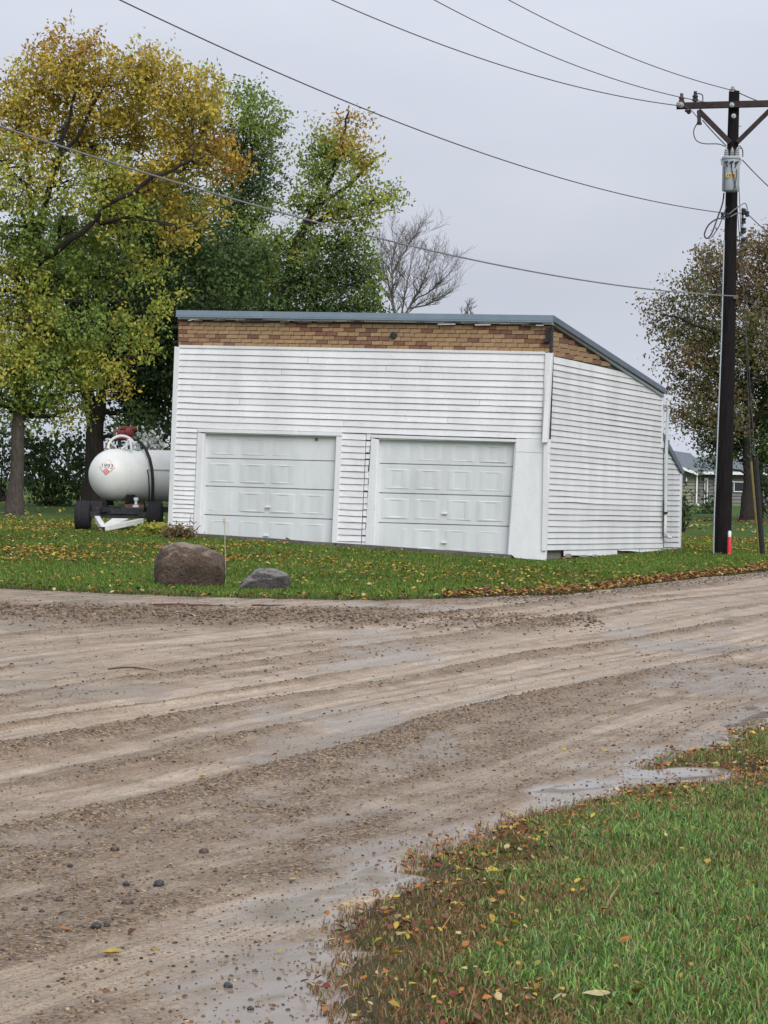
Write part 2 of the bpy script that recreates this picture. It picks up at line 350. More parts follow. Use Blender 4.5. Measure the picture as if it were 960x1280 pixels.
hw = N.new('ShaderNodeMath'); hw.operation = 'SUBTRACT'; hw.use_clamp = True; L.new(hs.outputs[0], hw.inputs[0]); aw2 = N.new('ShaderNodeMath'); aw2.operation = 'MULTIPLY'; aw2.inputs[1].default_value = .6; L.new(aw.outputs['Fac'], aw2.inputs[0]); L.new(aw2.outputs[0], hw.inputs[1])
L.new(hw.outputs[0], hb.inputs[1]); bump(N, L, b, hb.outputs[0], .9, .022); M['road'] = m

# ------------------------------------------------------------------ ground and road sheets
def grid(xs, ys):
    X, Y = np.meshgrid(xs, ys); nx, ny = len(xs), len(ys); i = np.arange(nx * ny).reshape(ny, nx)
    f = np.stack([i[:-1, :-1], i[:-1, 1:], i[1:, 1:], i[1:, :-1]], -1).reshape(-1, 4); return X.ravel(), Y.ravel(), f
def steps(*segs):
    o = []
    for a, b_, s in segs: o += list(np.arange(a, b_ - 1e-6, s))
    return np.array(o + [segs[-1][1]])
xs = steps((-1500, -200, 130), (-200, -40, 16), (-40, -12, 2), (-12, -4, .4), (-4, -1, .1), (-1, 4, .045), (4, 8, .1), (8, 14, .4), (14, 40, 2), (40, 200, 16), (200, 1500, 130))
ys = steps((-300, -20, 40), (-20, 2, 2), (2, 5, .1), (5, 13, .05), (13, 16, .1), (16, 26, .4), (26, 48, .16), (48, 60, .5), (60, 120, 3), (120, 300, 15), (300, 2500, 200))
X, Y, f = grid(xs, ys); d = road_d(X, Y)
z = G(X, Y) - .09 * sst(-.16, .14, d) + np.where((np.abs(X) < 14) & (Y < 50), (fbm(X * 1.7, Y * 1.7, 21, 3) - .5) * .04, 0)
soil = sst(-.45, -.0, d + (fbm(X * 4, Y * 4, 9, 3) - .5) * .5) * .85 * np.where(Y < 20, 1, .9)
lawn = np_mesh('lawn', np.c_[X, Y, z], f, M['lawn'], smooth=True, attrs={'soil': soil}); tag(lawn, 'green lawn on both sides of the gravel road', kind='structure')

def road_surface(X, Y):
    """relief, gravel amount, wetness of the gravel road"""
    d = road_d(X, Y); c = road_c(X, Y); s = .45 * X + Y
    cw = c + (fbm(s * .10, c * .3, 31, 3) - .5) * .9 + .35 * sst(18, 8, Y) * sst(-5, -8, c)
    st = fbm(s * .16, cw * 2.4, 41, 4)                      # long streaks
    st2 = fbm(s * .7, cw * 9, 43, 3)
    g = .30 + (st - .5) * 1.5 + (st2 - .5) * .35
    h = (fbm(X * .8, Y * .8, 51, 3) - .5) * .03 + (st - .5) * .035
    for c0, w, a in ((-5.75, .12, .75), (-7.35, .15, .95), (-8.05, .06, .6), (-9.35, .10, .85), (-9.95, .06, .6), (-10.8, .08, .6), (-6.5, .05, .35)):
        k = np.exp(-((cw - c0) / w) ** 2) * (.45 + .9 * vnoise(s * .25, c0 + s * 0, 61))
        g = g + a * k; h = h + .05 * k * a
        k2 = np.exp(-((cw - c0 + .42) / .25) ** 2); g = g - .35 * k2; h = h - .015 * k2
    bnd = sst(-5.75, -5.2, cw) * sst(-3.7, -4.5, cw); g = g + .30 * bnd                                        # loose gravel towards the near edge
    lf = sst(22.5, 24.5, Y - .12 * X) * sst(27.8, 26, Y - .12 * X) * sst(3, 0, X); g = g + .75 * lf; h = h + .025 * lf     # windrow left by the grader
    g = g + .34 * sst(13.5, 8, Y) * sst(.35, .65, fbm(X * 1.4, Y * .9, 71, 4))
    g = g + .45 * sst(.9, .1, d) * (Y > 27)
    g = g + (fbm(X * 4, Y * 4, 77, 3) - .5) * .75 + (fbm(X * 14, Y * 14, 78, 2) - .5) * .3
    wn = fbm(X * 1.1, Y * .7, 81, 4)
    strip = sst(.44, .15, d + (wn - .5) * .55) * (Y < 24)
    wet = .86 * strip * sst(.36, .56, fbm(X * 3.4, Y * 1.9, 85, 4) + .10)
    wet = np.maximum(wet, .55 * sst(.56, .66, wn) * sst(0.2, .8, d) * (Y < 30)); g = g * (1 - .6 * strip)
    wet = wet * sst(.95, .45, g + (fbm(X * 8, Y * 8, 83, 3) - .5) * 1.0)
    pud = 0
    for bx, by, a_, b_, k_ in BAYS: pud = np.maximum(pud, sst(1.05, .75, np.hypot((X - bx - .45 * (Y - by)) / (a_ * .8), (Y - by) / (b_ * .72)) + (fbm(X * 5, Y * 5, 87, 2) - .5) * .5))
    wet = np.maximum(wet, pud); g = g * (1 - pud); h = h * (1 - pud)
    fine = (fbm(X * 9, Y * 9, 91, 3) - .5) * .02 * (.4 + np.clip(g, 0, 1.2)) * (1 - wet)
    tread = np.where((np.abs(cw + 5.25) < .22) | (np.abs(cw + 6.15) < .16), np.sin(s * 42) * .003, 0)
    return d, h * (1 - .6 * strip) + fine + tread - .01 * wet, np.clip(g, 0, 1.3), np.clip(wet, 0, 1)
def road_z(X, Y):
    d, h, g, w = road_surface(X, Y); return G(X, Y) - .06 + .062 * sst(-.18, .10, d) + h * sst(-.05, .3, d)
xs = steps((-300, -60, 30), (-60, -16, 4), (-16, -8, .5), (-8, -4.5, .12), (-4.5, 3, .035), (3, 9, .06), (9, 16, .4), (16, 60, 3), (60, 260, 20))
ys = steps((-30, 0, 3), (0, 5, .2), (5, 14, .04), (14, 22, .06), (22, 33, .09), (33, 46, .16), (46, 70, 1), (70, 140, 5), (140, 500, 30))
X, Y, f = grid(xs, ys); d = road_d(X, Y)
keep = (d > -.5)[f].any(1); f = f[keep]; used = np.unique(f); mp_ = np.full(len(X), -1); mp_[used] = np.arange(len(used)); f = mp_[f]; X, Y = X[used], Y[used]
_, _, g_, w_ = road_surface(X, Y)
road = np_mesh('gravel_road', np.c_[X, Y, road_z(X, Y)], f, M['road'], smooth=True, attrs={'gravel': g_, 'wet': w_, 's': .45 * X + Y, 'c': road_c(X, Y) + (fbm((.45 * X + Y) * .10, road_c(X, Y) * .3, 31, 3) - .5) * .9 + .35 * sst(18, 8, Y) * sst(-5, -8, road_c(X, Y))})
tag(road, 'wet gravel and mud road with tyre ruts', kind='structure')
def surf_z(x, y):
    x = np.atleast_1d(np.asarray(x, float)); y = np.atleast_1d(np.asarray(y, float))
    return np.maximum(road_z(x, y), G(x, y) - .09 * sst(-.16, .14, road_d(x, y)))
def px_surf(px, py):
    z = 0.0
    for _ in range(12):
        d = ray(px, py); p = CAMP + d * ((z - EYE) / d[2]); z = float(surf_z(p[0], p[1])[0])
    p[2] = z; return p

# ================================================================== garage
A0 = at(208, 668, 44.1); B0 = at(682, 700, 41.0)
ax_f = np.array([*(B0 - A0)[:2], 0]); ax_f /= np.linalg.norm(ax_f)                 # along the front, left to right
n_f = np.array([ax_f[1], -ax_f[0], 0])                                             # front wall, outward
n_s = ax_f.copy()                                                                   # side wall, outward
UP = np.array([0, 0, 1.0])
def fr(px, py, off=0.0): return plane_hit(px, py, B0 + n_f * off, n_f)
def sd_(px, py, off=0.0): return plane_hit(px, py, B0 + n_s * off, n_s)
GO = np.array([(A0[0] + B0[0]) / 2, (A0[1] + B0[1]) / 2, .2])
garage = thing('garage', GO, 'white clapboard garage with two overhead doors, a brick band and a sloping roof', 'garage')
def gpart(mb, name, mat, parent=None, **k): return mb.build(name, mat, parent or garage, GO, **k)

# wall cores (sheathing coloured dark to paint the shadow lines between boards)
REC = -.045
core = MB()
def fquad(pts, off, th, mb): mb.hexa([fr(*p, off) for p in pts], -n_f * th)
def squad(pts, off, th, mb): mb.hexa([sd_(*p, off) for p in pts], -n_s * th)
fw = MB()
D1 = dict(TL=(256.2, 541.5), TR=(420.3, 546), BL=(251, 679), BR=(414, 687))
D2 = dict(TL=(473.4, 549), TR=(643.6, 553.3), BL=(469.2, 690.5), BR=(633.8, 697.5))
# boxes of sheathing around the two openings
fquad([(211, 668), (250, 681), (255.5, 541), (219, 434)], REC, .1, fw)
fquad([(219, 434), (255.5, 541), (421, 546), (688, 441)], REC, .1, fw)
fquad([(421, 546), (414, 688), (468.5, 692), (473, 549)], REC, .1, fw)
fquad([(421, 546), (473, 549), (644, 553), (688, 441)], REC, .1, fw)
fquad([(644, 553), (634, 698), (682, 701), (688, 441)], REC, .1, fw)
front = gpart(fw, 'front_wall', M['backing'])
sw = MB()
sw_pts = [(682.5, 690), (829.5, 687), (829.5, 493), (692, 405)]
squad(sw_pts, REC, .1, sw); squad([(829.6, 687), (850.0, 688), (852.3, 592), (829.6, 548)], REC, .1, sw)
side = gpart(sw, 'side_wall', M['backing'])
# rear and left walls, plain (not seen from the road)
CR = sd_(829.5, 690); DEP = np.linalg.norm((CR - B0)[:2]); back = -n_f
LR = sd_(850.5, 690); DEP2 = np.linalg.norm((LR - B0)[:2])
topR = sd_(829.5, 493)[2]; topF = fr(689, 403)[2]; topFL = fr(222, 400)[2]
WID = np.linalg.norm((B0 - A0)[:2])
ow = MB()
a0 = A0 + ax_f * .12 + back * .12; b0 = B0 - ax_f * .14 + back * .12; zb = .1
def P3(p, z): return np.array([p[0], p[1], z])
a1 = A0 + ax_f * .12 + back * DEP; b1 = B0 - ax_f * .14 + back * DEP
ow.hexa([P3(a1, zb), P3(a0, zb), P3(a0, topFL), P3(a1, topR + .2)], ax_f * .1)
ow.hexa([P3(b1, zb), P3(a1, zb), P3(a1, topR + .2), P3(b1, topR)], -back * .1)
gpart(ow, 'rear_wall', M['paint_side'])
lw = MB(); zl = sd_(851.5, 596)[2]
l0 = B0 - ax_f * .14 + back * DEP2; l1 = A0 + ax_f * .12 + back * DEP2
lw.hexa([P3(l0, zb), P3(l1, zb), P3(l1, zl), P3(l0, zl)], -back * .1)
lw.hexa([P3(l1, zb), P3(a1, zb), P3(a1, zl + .5), P3(l1, zl)], ax_f * .1)
gpart(lw, 'lean_to_wall', M['paint_side'])

# clapboards ------------------------------------------------------
def board(parent, hit, TL, TR, BR, BL, mat, n, name='siding_board', wavy=0.0, gap=.45, seg=6, lip=.022):
    """one lap board: wedge section, thick at its lower lip; corners in photo pixels on the wall plane"""
    TL, TR, BR, BL = (np.array(q, float) for q in (TL, TR, BR, BL))
    BL = BL - (0, gap); BR = BR - (0, gap)
    vs = []; ph = rnd.random() * 9
    for i in range(seg + 1):
        t = i / seg; top = TL * (1 - t) + TR * t; bot = BL * (1 - t) + BR * t
        w = (vnoise(ph + t * 5, ph) - .5) * (.55 + wavy); w2 = (vnoise(ph + 40 + t * 5, ph) - .5) * .5
        l = lip + (vnoise(ph + t * 3, ph + 5) - .5) * .012
        pt = hit(top[0], top[1] + w2, -.012); pb = hit(bot[0], bot[1] + w, l - .012); pk = hit(bot[0], bot[1] + w, REC); tk = hit(top[0], top[1] + w2, REC)
        vs += [pt, pb, pk, tk]
    fs = []
    for i in range(seg):
        o = i * 4
        for k in range(4): fs.append((o + k, o + (k + 1) % 4, o + 4 + (k + 1) % 4, o + 4 + k))
    fs += [(3, 2, 1, 0), (seg * 4, seg * 4 + 1, seg * 4 + 2, seg * 4 + 3)]
    mb = MB(); mb.add(vs, fs); return mb.build(name, mat, parent, GO)
lerp = lambda a, b, t: a + (b - a) * t
fl = [434.7, 442.5, 450.3, 457.8, 465.5, 473.2, 480.6, 488.2, 495.7, 503.3, 510.6, 518.4, 526.3, 534.2]
fr_ = [443.3, 453.2, 461.5, 469.2, 477.2, 485.1, 493.4, 501.4, 509.2, 517.3, 525.4, 533.2, 541.3, 548.8]
butts = {1: (385,), 3: (352,), 2: (483, 525), 5: (489,), 8: (300,), 7: (600,), 10: (560,), 11: (430,)}
for i in range(13):
    xl0, xl1 = lerp(224.3, 220, i / 13), lerp(224.3, 220, (i + 1) / 13); xr0, xr1 = lerp(681, 676.5, i / 13), lerp(681, 676.5, (i + 1) / 13)
    cuts = [0] + [(b - xl0) / (xr0 - xl0) for b in butts.get(i, ())] + [1]
    for t0, t1 in zip(cuts, cuts[1:]):
        e = .0006
        t1_ = t1 - (e if t1 < 1 else 0)
        board(front, fr, (lerp(xl0, xr0, t0), lerp(fl[i], fr_[i], t0)), (lerp(xl0, xr0, t1_), lerp(fl[i], fr_[i], t1_)),
              (lerp(xl1, xr1, t1_), lerp(fl[i + 1], fr_[i + 1], t1_)), (lerp(xl1, xr1, t0), lerp(fl[i + 1], fr_[i + 1], t0)), M['paint'], n_f, wavy=.9 if i == 12 else .2, seg=14)
# left pier
ll = [534.5, 540.2, 547.2, 555, 562.7, 570.2, 577.7, 585.6, 593.1, 600.6, 607.5, 612.5, 618.8, 623.7, 629.7, 635, 640.6, 646.5, 651.5, 657, 662.5, 668]
for i in range(len(ll) - 1):
    t0 = (ll[i] - 540) / 128; t1 = (ll[i + 1] - 540) / 128
    board(front, fr, (lerp(220, 214.6, t0), ll[i]), (lerp(246.6, 241, t0), ll[i] + .9), (lerp(246.6, 241, t1), ll[i + 1] + .9), (lerp(220, 214.6, t1), ll[i + 1]), M['paint'], n_f, seg=3, wavy=.3, gap=.42)
# middle pier and its ragged short ends
mlines = [541.4 + 7.94 * i for i in range(18)] + [684.2]
for i in range(18):
    t0 = (mlines[i] - 541) / 143; t1 = (mlines[i + 1] - 541) / 143
    board(front, fr, (lerp(427.8, 421.3, t0), mlines[i]), (lerp(457.6, 451, t0), mlines[i] + 1.2), (lerp(457.6, 451, t1), mlines[i + 1] + 1.2), (lerp(427.8, 421.3, t1), mlines[i + 1]), M['paint'], n_f, seg=3, wavy=.25)
    w = rnd.choice((4.8, 5.4, 4.0, 5.8)) if i not in (0, 1) else 5.6
    dy = rnd.uniform(-1, 1.5)
    board(front, fr, (lerp(458.3, 451.8, t0), mlines[i] + 1 + dy), (lerp(458.3, 451.8, t0) + w, mlines[i] + 1.2 + dy), (lerp(458.3, 451.8, t1) + w - .4, mlines[i + 1] + .8), (lerp(458.3, 451.8, t1), mlines[i + 1] + .8), M['paint'], n_f, seg=2, wavy=.5, name='board_offcut')
# side wall, clipped by the rake
rake = lambda x: 408.5 + .603 * (x - 690)
def sline(i): return (454.4 + 7.54 * i, 481.2 + 6.58 * i)
def xend(yl, yr):
    s = (yr - yl) / 138.; x = (yl - 691 * s - 408.5 + .603 * 690) / (.603 - s); return min(829.0, x)
for i in range(32):
    a, b = (sline(i - 1) if i else (445.0, 476.5)), sline(i)
    t0, t1 = i / 32, (i + 1) / 32; x0, x1 = lerp(692.2, 683.6, t0), lerp(692.2, 683.6, t1)
    e0, e1 = xend(*a), xend(*b); y = lambda l, x: l[0] + (l[1] - l[0]) * (x - 691) / 138.
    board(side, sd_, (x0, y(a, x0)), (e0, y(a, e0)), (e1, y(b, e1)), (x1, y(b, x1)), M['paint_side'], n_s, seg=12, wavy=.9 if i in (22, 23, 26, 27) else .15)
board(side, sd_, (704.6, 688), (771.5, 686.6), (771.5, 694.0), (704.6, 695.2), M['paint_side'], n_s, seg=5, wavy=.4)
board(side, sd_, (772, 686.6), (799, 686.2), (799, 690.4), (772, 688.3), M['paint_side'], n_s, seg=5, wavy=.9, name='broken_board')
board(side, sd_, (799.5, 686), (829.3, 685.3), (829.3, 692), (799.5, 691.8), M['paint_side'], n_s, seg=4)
# lean-to boards
lt = [573.6 + 6.54 * i for i in range(18)] + [691.6]; r2 = lambda x: 565.8 + 1.52 * (x - 837)
for i in range(-1, 18):
    ya = lt[i] if i >= 0 else 567.2; yb = lt[i + 1]
    e0 = min(852.6 - max(0, (ya - 590)) * .022, 837 + (ya - 565.8) / 1.52); e1 = min(852.6 - max(0, (yb - 590)) * .022, 837 + (yb - 565.8) / 1.52)
    board(side, sd_, (829.8, ya - .5), (e0, ya), (e1, yb), (829.8, yb - .5), M['paint_side'], n_s, seg=3, wavy=.1)

# trim --------------------------------------------------------------
def trim(name, hit, n, pts, off=.02, th=.07, mat='trim', lab=None):
    mb = MB(); mb.hexa([hit(*p, off) for p in pts], -n * th); o = gpart(mb, name, M[mat], bevel=.004)
    if lab: o['label'] = lab
    return o
trim('corner_board', fr, n_f, [(209.2, 668), (214.4, 667.5), (224, 434), (218, 433)], .03, .1)
trim('corner_board', fr, n_f, [(676.6, 552), (683.6, 552), (688.0, 441), (681.4, 441)], .03, .1)
trim('corner_board', sd_, n_s, [(683.4, 553), (685.9, 553), (692.0, 441.5), (689.7, 440.5)], .03, .09)
trim('corner_board', sd_, n_s, [(682.2, 688.5), (683.4, 688.5), (685.9, 553.4), (684.6, 553.4)], .025, .08)
trim('corner_board', sd_, n_s, [(827.9, 560), (830.2, 560), (831.0, 497), (828.7, 497)], .03, .09)
trim('corner_board', sd_, n_s, [(849.4, 692), (851.2, 692), (853.2, 594), (851.6, 592)], .03, .09)
trim('top_trim', fr, n_f, [(224.2, 434.8), (681.2, 443.0), (681.2, 439.6), (223.6, 431.2)], .012, .06)
# door casings
trim('door_casing', fr, n_f, [(240.8, 678.5), (248.4, 680), (253.6, 541.7), (246.8, 540.5)], .02, .09)
trim('door_casing', fr, n_f, [(246.8, 540), (427, 545), (427, 540.7), (246.8, 535.6)], .026, .09)
trim('door_casing', fr, n_f, [(414.3, 686.6), (420.9, 684.5), (427, 545.6), (420.5, 545.4)], .02, .09)
trim('door_casing', fr, n_f, [(455.8, 689.8), (467, 691.2), (471.6, 549), (463.8, 547.6)], .02, .09)
trim('door_casing', fr, n_f, [(463.6, 547.2), (645.4, 552.5), (645.4, 549.2), (463.6, 543.2)], .026, .09)
trim('plain_board', fr, n_f, [(634.4, 698.8), (681.5, 703.6), (686.4, 567), (644.6, 565)], .035, .08, 'panel_board', 'wide plain white board with flaking paint right of the doors')
trim('plain_board', fr, n_f, [(644.6, 564.6), (686.4, 566.6), (687.2, 549.2), (645.2, 548.2)], .03, .075, 'panel_board')

# overhead doors ------------------------------------------------------
def garage_door(D, xs_l, xs_r, label, knobs):
    rec = -.10
    P = lambda u, v, off: _bil(u, v, off)
    def _bil(u, v, off):
        # v in section rows: 0..4 from the top
        i = min(int(v), 3); t = v - i
        yl = lerp(xs_l[i], xs_l[i + 1], t); yr = lerp(xs_r[i], xs_r[i + 1], t)
        xl = lerp(D['TL'][0], D['BL'][0], (yl - xs_l[0]) / (xs_l[4] - xs_l[0])); xr = lerp(D['TR'][0], D['BR'][0], (yr - xs_r[0]) / (xs_r[4] - xs_r[0]))
        return fr(lerp(xl, xr, u), lerp(yl, yr, u), off)
    mb = MB()
    for i in range(4):
        g = .034 if i < 3 else 0; n = 12
        sag = [rec + (vnoise(u * .4 + i * 7 + D['TL'][0], i * 3.1) - .5) * .02 for u in range(n + 1)]
        for k in range(n):
            u0, u1 = k / n, (k + 1) / n; q = [P(u0, i + 1 - g, sag[k]), P(u1, i + 1 - g, sag[k + 1]), P(u1, i + .0, sag[k + 1]), P(u0, i, sag[k])]
            mb.hexa(q, -n_f * .045)
    q = [P(-.01, 4, rec - .05), P(1.01, 4, rec - .05), P(1.01, 0, rec - .05), P(-.01, 0, rec - .05)]; mb.hexa(q, -n_f * .02)
    door = gpart(mb, 'garage_door', M['door']); door['label'] = label
    for i in range(4):
        for k in range(4):
            u0 = .048 + k * .236; u1 = u0 + .185; v0, v1 = i + .17, i + .83
            # raised panel: a bevelled rim round a nearly flush field
            mb = MB(); pm = rec + .0
            def ring(e, off): return [P(u0 + e * .9, v1 - e, off), P(u1 - e * .9, v1 - e, off), P(u1 - e * .9, v0 + e, off), P(u0 + e * .9, v0 + e, off)]
            R = [ring(-.01, pm), ring(.018, pm + .008), ring(.042, pm + .007), ring(.07, pm + .0005)]
            dent = (-.016 if D is D2 and (i, k) in ((2, 1), (2, 2), (1, 2)) else 0)
            R[3] = [p + n_f * dent * (1 if j % 2 else .3) for j, p in enumerate(R[3])]
            vs = sum(R, []); fs = []
            for a in range(3):
                for j in range(4): fs.append((a * 4 + j, a * 4 + (j + 1) % 4, a * 4 + 4 + (j + 1) % 4, a * 4 + 4 + j))
            fs.append((12, 13, 14, 15)); mb.add(vs, fs); gpart(mb, 'panel', M['door'], door)
    for kx, ky in knobs:
        mb = MB(); c = fr(kx, ky, rec + .035); mb.cyl(fr(kx, ky, rec + .0), c, .014, 8); mb.box(c, ax_f * .055, UP * .016, n_f * .012)
        gpart(mb, 'handle', M['whiteplastic'], door, bevel=.005)
    # jamb and head inside the opening
    j = MB()
    for a, b_ in (('BL', 'TL'), ('TR', 'BR'), ('TL', 'TR')):
        p, q = fr(*D[a], .0), fr(*D[b_], .0); v_ = np.cross(q - p, n_f); v_ /= np.linalg.norm(v_)
        sgn = -1 if (a, b_) == ('TL', 'TR') else -1
        j.hexa([p, q, q - n_f * .12, p - n_f * .12], v_ * .05 * sgn)
    gpart(j, 'door_jamb', M['trim']); return door
d1 = garage_door(D1, [541.5, 572.9, 607.8, 643.7, 678.6], [546, 576.8, 613.2, 649.7, 686.8], 'left overhead door, straight and evenly painted', [(334.5, 633.5), (332.4, 669.2)])
d2 = garage_door(D2, [549, 579.6, 616.5, 653.6, 690.4], [553.3, 584, 621, 658.6, 697.4], 'right overhead door with dented panels and a rusted lower edge', [(555.6, 641.6), (554.8, 678)])
for px, py, r_ in ((544, 690.5, .055), (549, 689.6, .03), (538, 691, .03)):
    mb = MB(); c = fr(px, py, -.088); k = 9
    vs = [c + (ax_f * math.cos(6.283 * i / k) * r_ + UP * math.sin(6.283 * i / k) * r_ * .5) * rnd.uniform(.6, 1.3) for i in range(k)]
    mb.hexa(vs, -n_f * .004); gpart(mb, 'rust_hole', M['rust'], d2)
mb = MB(); mb.hexa([fr(358, 671.5, -.085), fr(363, 674.5, -.085), fr(361, 675.5, -.085), fr(357, 673, -.085)], -n_f * .004); gpart(mb, 'rust_spot', M['rust'], d1)
mb = MB(); mb.box(fr(395.5, 549, -.075), ax_f * .025, UP * .02, n_f * .015); gpart(mb, 'latch', M['rust'], d1)

# foundation and apron ---------------------------------------------------
mb = MB()
mb.hexa([sd_(681, 706, -.07), sd_(852, 700, -.07), sd_(852, 686.5, -.07), sd_(682, 686.5, -.07)], -n_s * .2)
mb.hexa([fr(414, 694, -.03), fr(462, 697, -.03), fr(458, 683, -.03), fr(420, 680.5, -.03)], -n_f * .1); mb.hexa([fr(208, 682, -.16), fr(682, 712, -.16), fr(682, 700, -.16), fr(208, 672, -.16)], -n_f * .2)
gpart(mb, 'foundation', M['concrete'])
mb = MB()
for i in range(9): # loose blocks and rubble under the broken boards
    p = sd_(712 + i * 15 + rnd.uniform(-4, 4), 695.5 + rnd.uniform(-1.5, 1.5), .03); mb.box(p, (rnd.uniform(.05, .12), 0, 0), (0, .08, 0), (0, .02, rnd.uniform(.03, .06)))
gpart(mb, 'foundation_rubble', M['concrete'], bevel=.01)
mb = MB(); p = [fr(238, 683, .0), fr(650, 705, .0)]
q = [p[0] + n_f * .55, p[1] + n_f * .55]
n_ = 14; vs = []
for i in range(n_ + 1):
    t = i / n_; a = p[0] * (1 - t) + p[1] * t - n_f * .05; b_ = q[0] * (1 - t) + q[1] * t + n_f * (vnoise(i * .7, 2) - .5) * .3
    vs += [P3(a, a[2] + .015), P3(b_, G1(b_[0], b_[1]) + .085), P3(b_, G1(b_[0], b_[1]) - .2)]
fs = []
for i in range(n_): o = i * 3; fs += [(o, o + 1, o + 4, o + 3), (o + 1, o + 2, o + 5, o + 4)]
mb.add(vs, fs); ap = mb.build('concrete_apron', M['apron'], None); tag(ap, 'narrow worn concrete strip before the garage doors', kind='structure')

# brick band -------------------------------------------------------------
mb = MB()
fquad([(222.3, 432.2), (688.6, 441), (690.0, 402.5), (222.8, 396)], -.035, .1, mb)
band = gpart(mb, 'brick_band', M['mortar'])
unit = MB(); unit.box((0, 0, 0), (.5, 0, 0), (0, .5, 0), (0, 0, .5)); 
def brick_mesh(mat):
    o = unit.build('brick', mat, None); me = o.data; bpy.data.objects.remove(o); return me
BM_T, BM_R = brick_mesh(M['brick_tan']), brick_mesh(M['brick_red'])
def put_brick(parent, c, ex, ey, ez, red):
    o = bpy.data.objects.new('brick', BM_R if red else BM_T); COL.objects.link(o); o.parent = parent
    m = Matrix.Identity(4)
    for k, v in enumerate((ex, ey, ez)):
        for r in range(3): m[r][k] = v[r]
    for r in range(3): m[r][3] = c[r] - GO[r]
    o.matrix_local = m
nbr = 0
for row in range(6):
    t0, t1 = row / 6, (row + 1) / 6
    L0, L1 = lerp(402.0, 432.0, t0), lerp(402.0, 432.0, t1); R0, R1 = lerp(407.6, 440.4, t0), lerp(407.6, 440.4, t1)
    x = 223.0 - (6.6 if row % 2 else 0) - row % 3 * 1.5
    while x < 688:
        w = 13.2 + (x - 223) / 465 * 1.2; xa, xb = max(x, 223.0), min(x + w, 688.6); x += w
        if xb - xa < 2.5: continue
        u0, u1 = (xa - 223) / 465.6, (xb - 223) / 465.6; g = .35
        off = rnd.uniform(-.004, .004)
        a = fr(xa + g, lerp(L0, R0, u0) + g, off); b_ = fr(xb - g, lerp(L0, R0, u1) + g, off); c_ = fr(xa + g, lerp(L1, R1, u0) - g, off); d_ = fr(xb - g, lerp(L1, R1, u1) - g, off)
        put_brick(band, (a + b_ + c_ + d_) / 4 - n_f * .02, (b_ - a + d_ - c_) / 2, n_f * .04, (a - c_ + b_ - d_) / 2, (hash((row * 3 + nbr * 7) % 17) in (2, 9, 13)) or rnd.random() < .05); nbr += 1
# black bracket and weeping hole in the band
mb = MB(); mb.lathe(fr(492.5, 419.5, -.01), n_f, [(0, .07), (.05, .065), (.06, .02)], 12); gpart(mb, 'vent_cap', M['darkiron'], band)
mb = MB(); mb.box(fr(684.5, 419, .03), ax_f * .03, UP * .14, n_f * .03); mb.box(fr(682.8, 426, .05), ax_f * .05, UP * .02, n_f * .05); gpart(mb, 'bracket', M['darkiron'], band)
trim('corner_strip', fr, n_f, [(686.8, 440.8), (688.8, 440.8), (690.0, 404), (688.2, 404)], .03, .09, 'darkiron')
# side triangle of brick
mb = MB(); squad([(691.2, 444.6), (756, 454.8), (757.5, 447), (691.8, 406.5)], -.035, .08, mb)
sband = gpart(mb, 'brick_gable', M['mortar'])
for row in range(6):
    yl0, yl1 = 408.5 + row * 6.0, 408.5 + (row + 1) * 6.0
    sl = lerp(.30, .165, row / 5) ; sl = .20
    x = 691.6 - (4 if row % 2 else 0) - row % 3 * 2; 
    while True:
        w = 11.5; xa, xb = max(x, 691.6), x + w; x += w
        yt = yl0 + sl * (xb - 691.6); 
        if yl0 + sl * (xa - 691.6) < rake(xa) + 0.5 or xa > 757: break
        if yt < rake(xb) + .5: xb = xa + max(2.5, (yl0 + sl * (xa - 691.6) - rake(xa)) / (.603 - sl) - .5)
        if xb - xa < 2.5: continue
        g = .35; off = rnd.uniform(-.004, .004)
        a = sd_(xa + g, yl0 + sl * (xa - 691.6) + g, off); b_ = sd_(xb - g, yl0 + sl * (xb - 691.6) + g, off); c_ = sd_(xa + g, yl1 + sl * (xa - 691.6) - g, off); d_ = sd_(xb - g, yl1 + sl * (xb - 691.6) - g, off)
        put_brick(sband, (a + b_ + c_ + d_) / 4 - n_s * .02, (b_ - a + d_ - c_) / 2, n_s * .04, (a - c_ + b_ - d_) / 2, rnd.random() < .1)

# roof -------------------------------------------------------------------
OV = .12
F0 = fr(220.3, 388.2, OV); F1 = fr(691.6, 394.6, OV); R1 = sd_(832.6, 486.6, OV * .6)
R0 = F0 + (R1 - F1)
dn = lambda p, z: p - UP * z
mb = MB(); mb.add([F0, F1, R1, R0, dn(F0, .10), dn(F1, .10), dn(R1, .10), dn(R0, .10)], [(0, 1, 2, 3), (7, 6, 5, 4), (0, 4, 5, 1), (1, 5, 6, 2), (2, 6, 7, 3), (3, 7, 4, 0)])
roof = gpart(mb, 'roof', M['roof_dark'])
mb = MB(); o = n_f * .012; mb.hexa([dn(F0, .095) + o, dn(F1, .095) + o, F1 + o + UP * .008, F0 + o + UP * .008], -n_f * .03); mb.hexa([dn(F0, .125) + o * 2, dn(F1, .125) + o * 2, dn(F1, .10) + o * 2, dn(F0, .10) + o * 2], -n_f * .06); gpart(mb, 'fascia', M['roof_blue'], roof)
mb = MB(); o = n_s * .012; mb.hexa([dn(F1, .10) + o, dn(R1, .10) + o, R1 + o + UP * .006, F1 + o + UP * .006], -n_s * .03); gpart(mb, 'rake_trim', M['roof_dark'], roof)
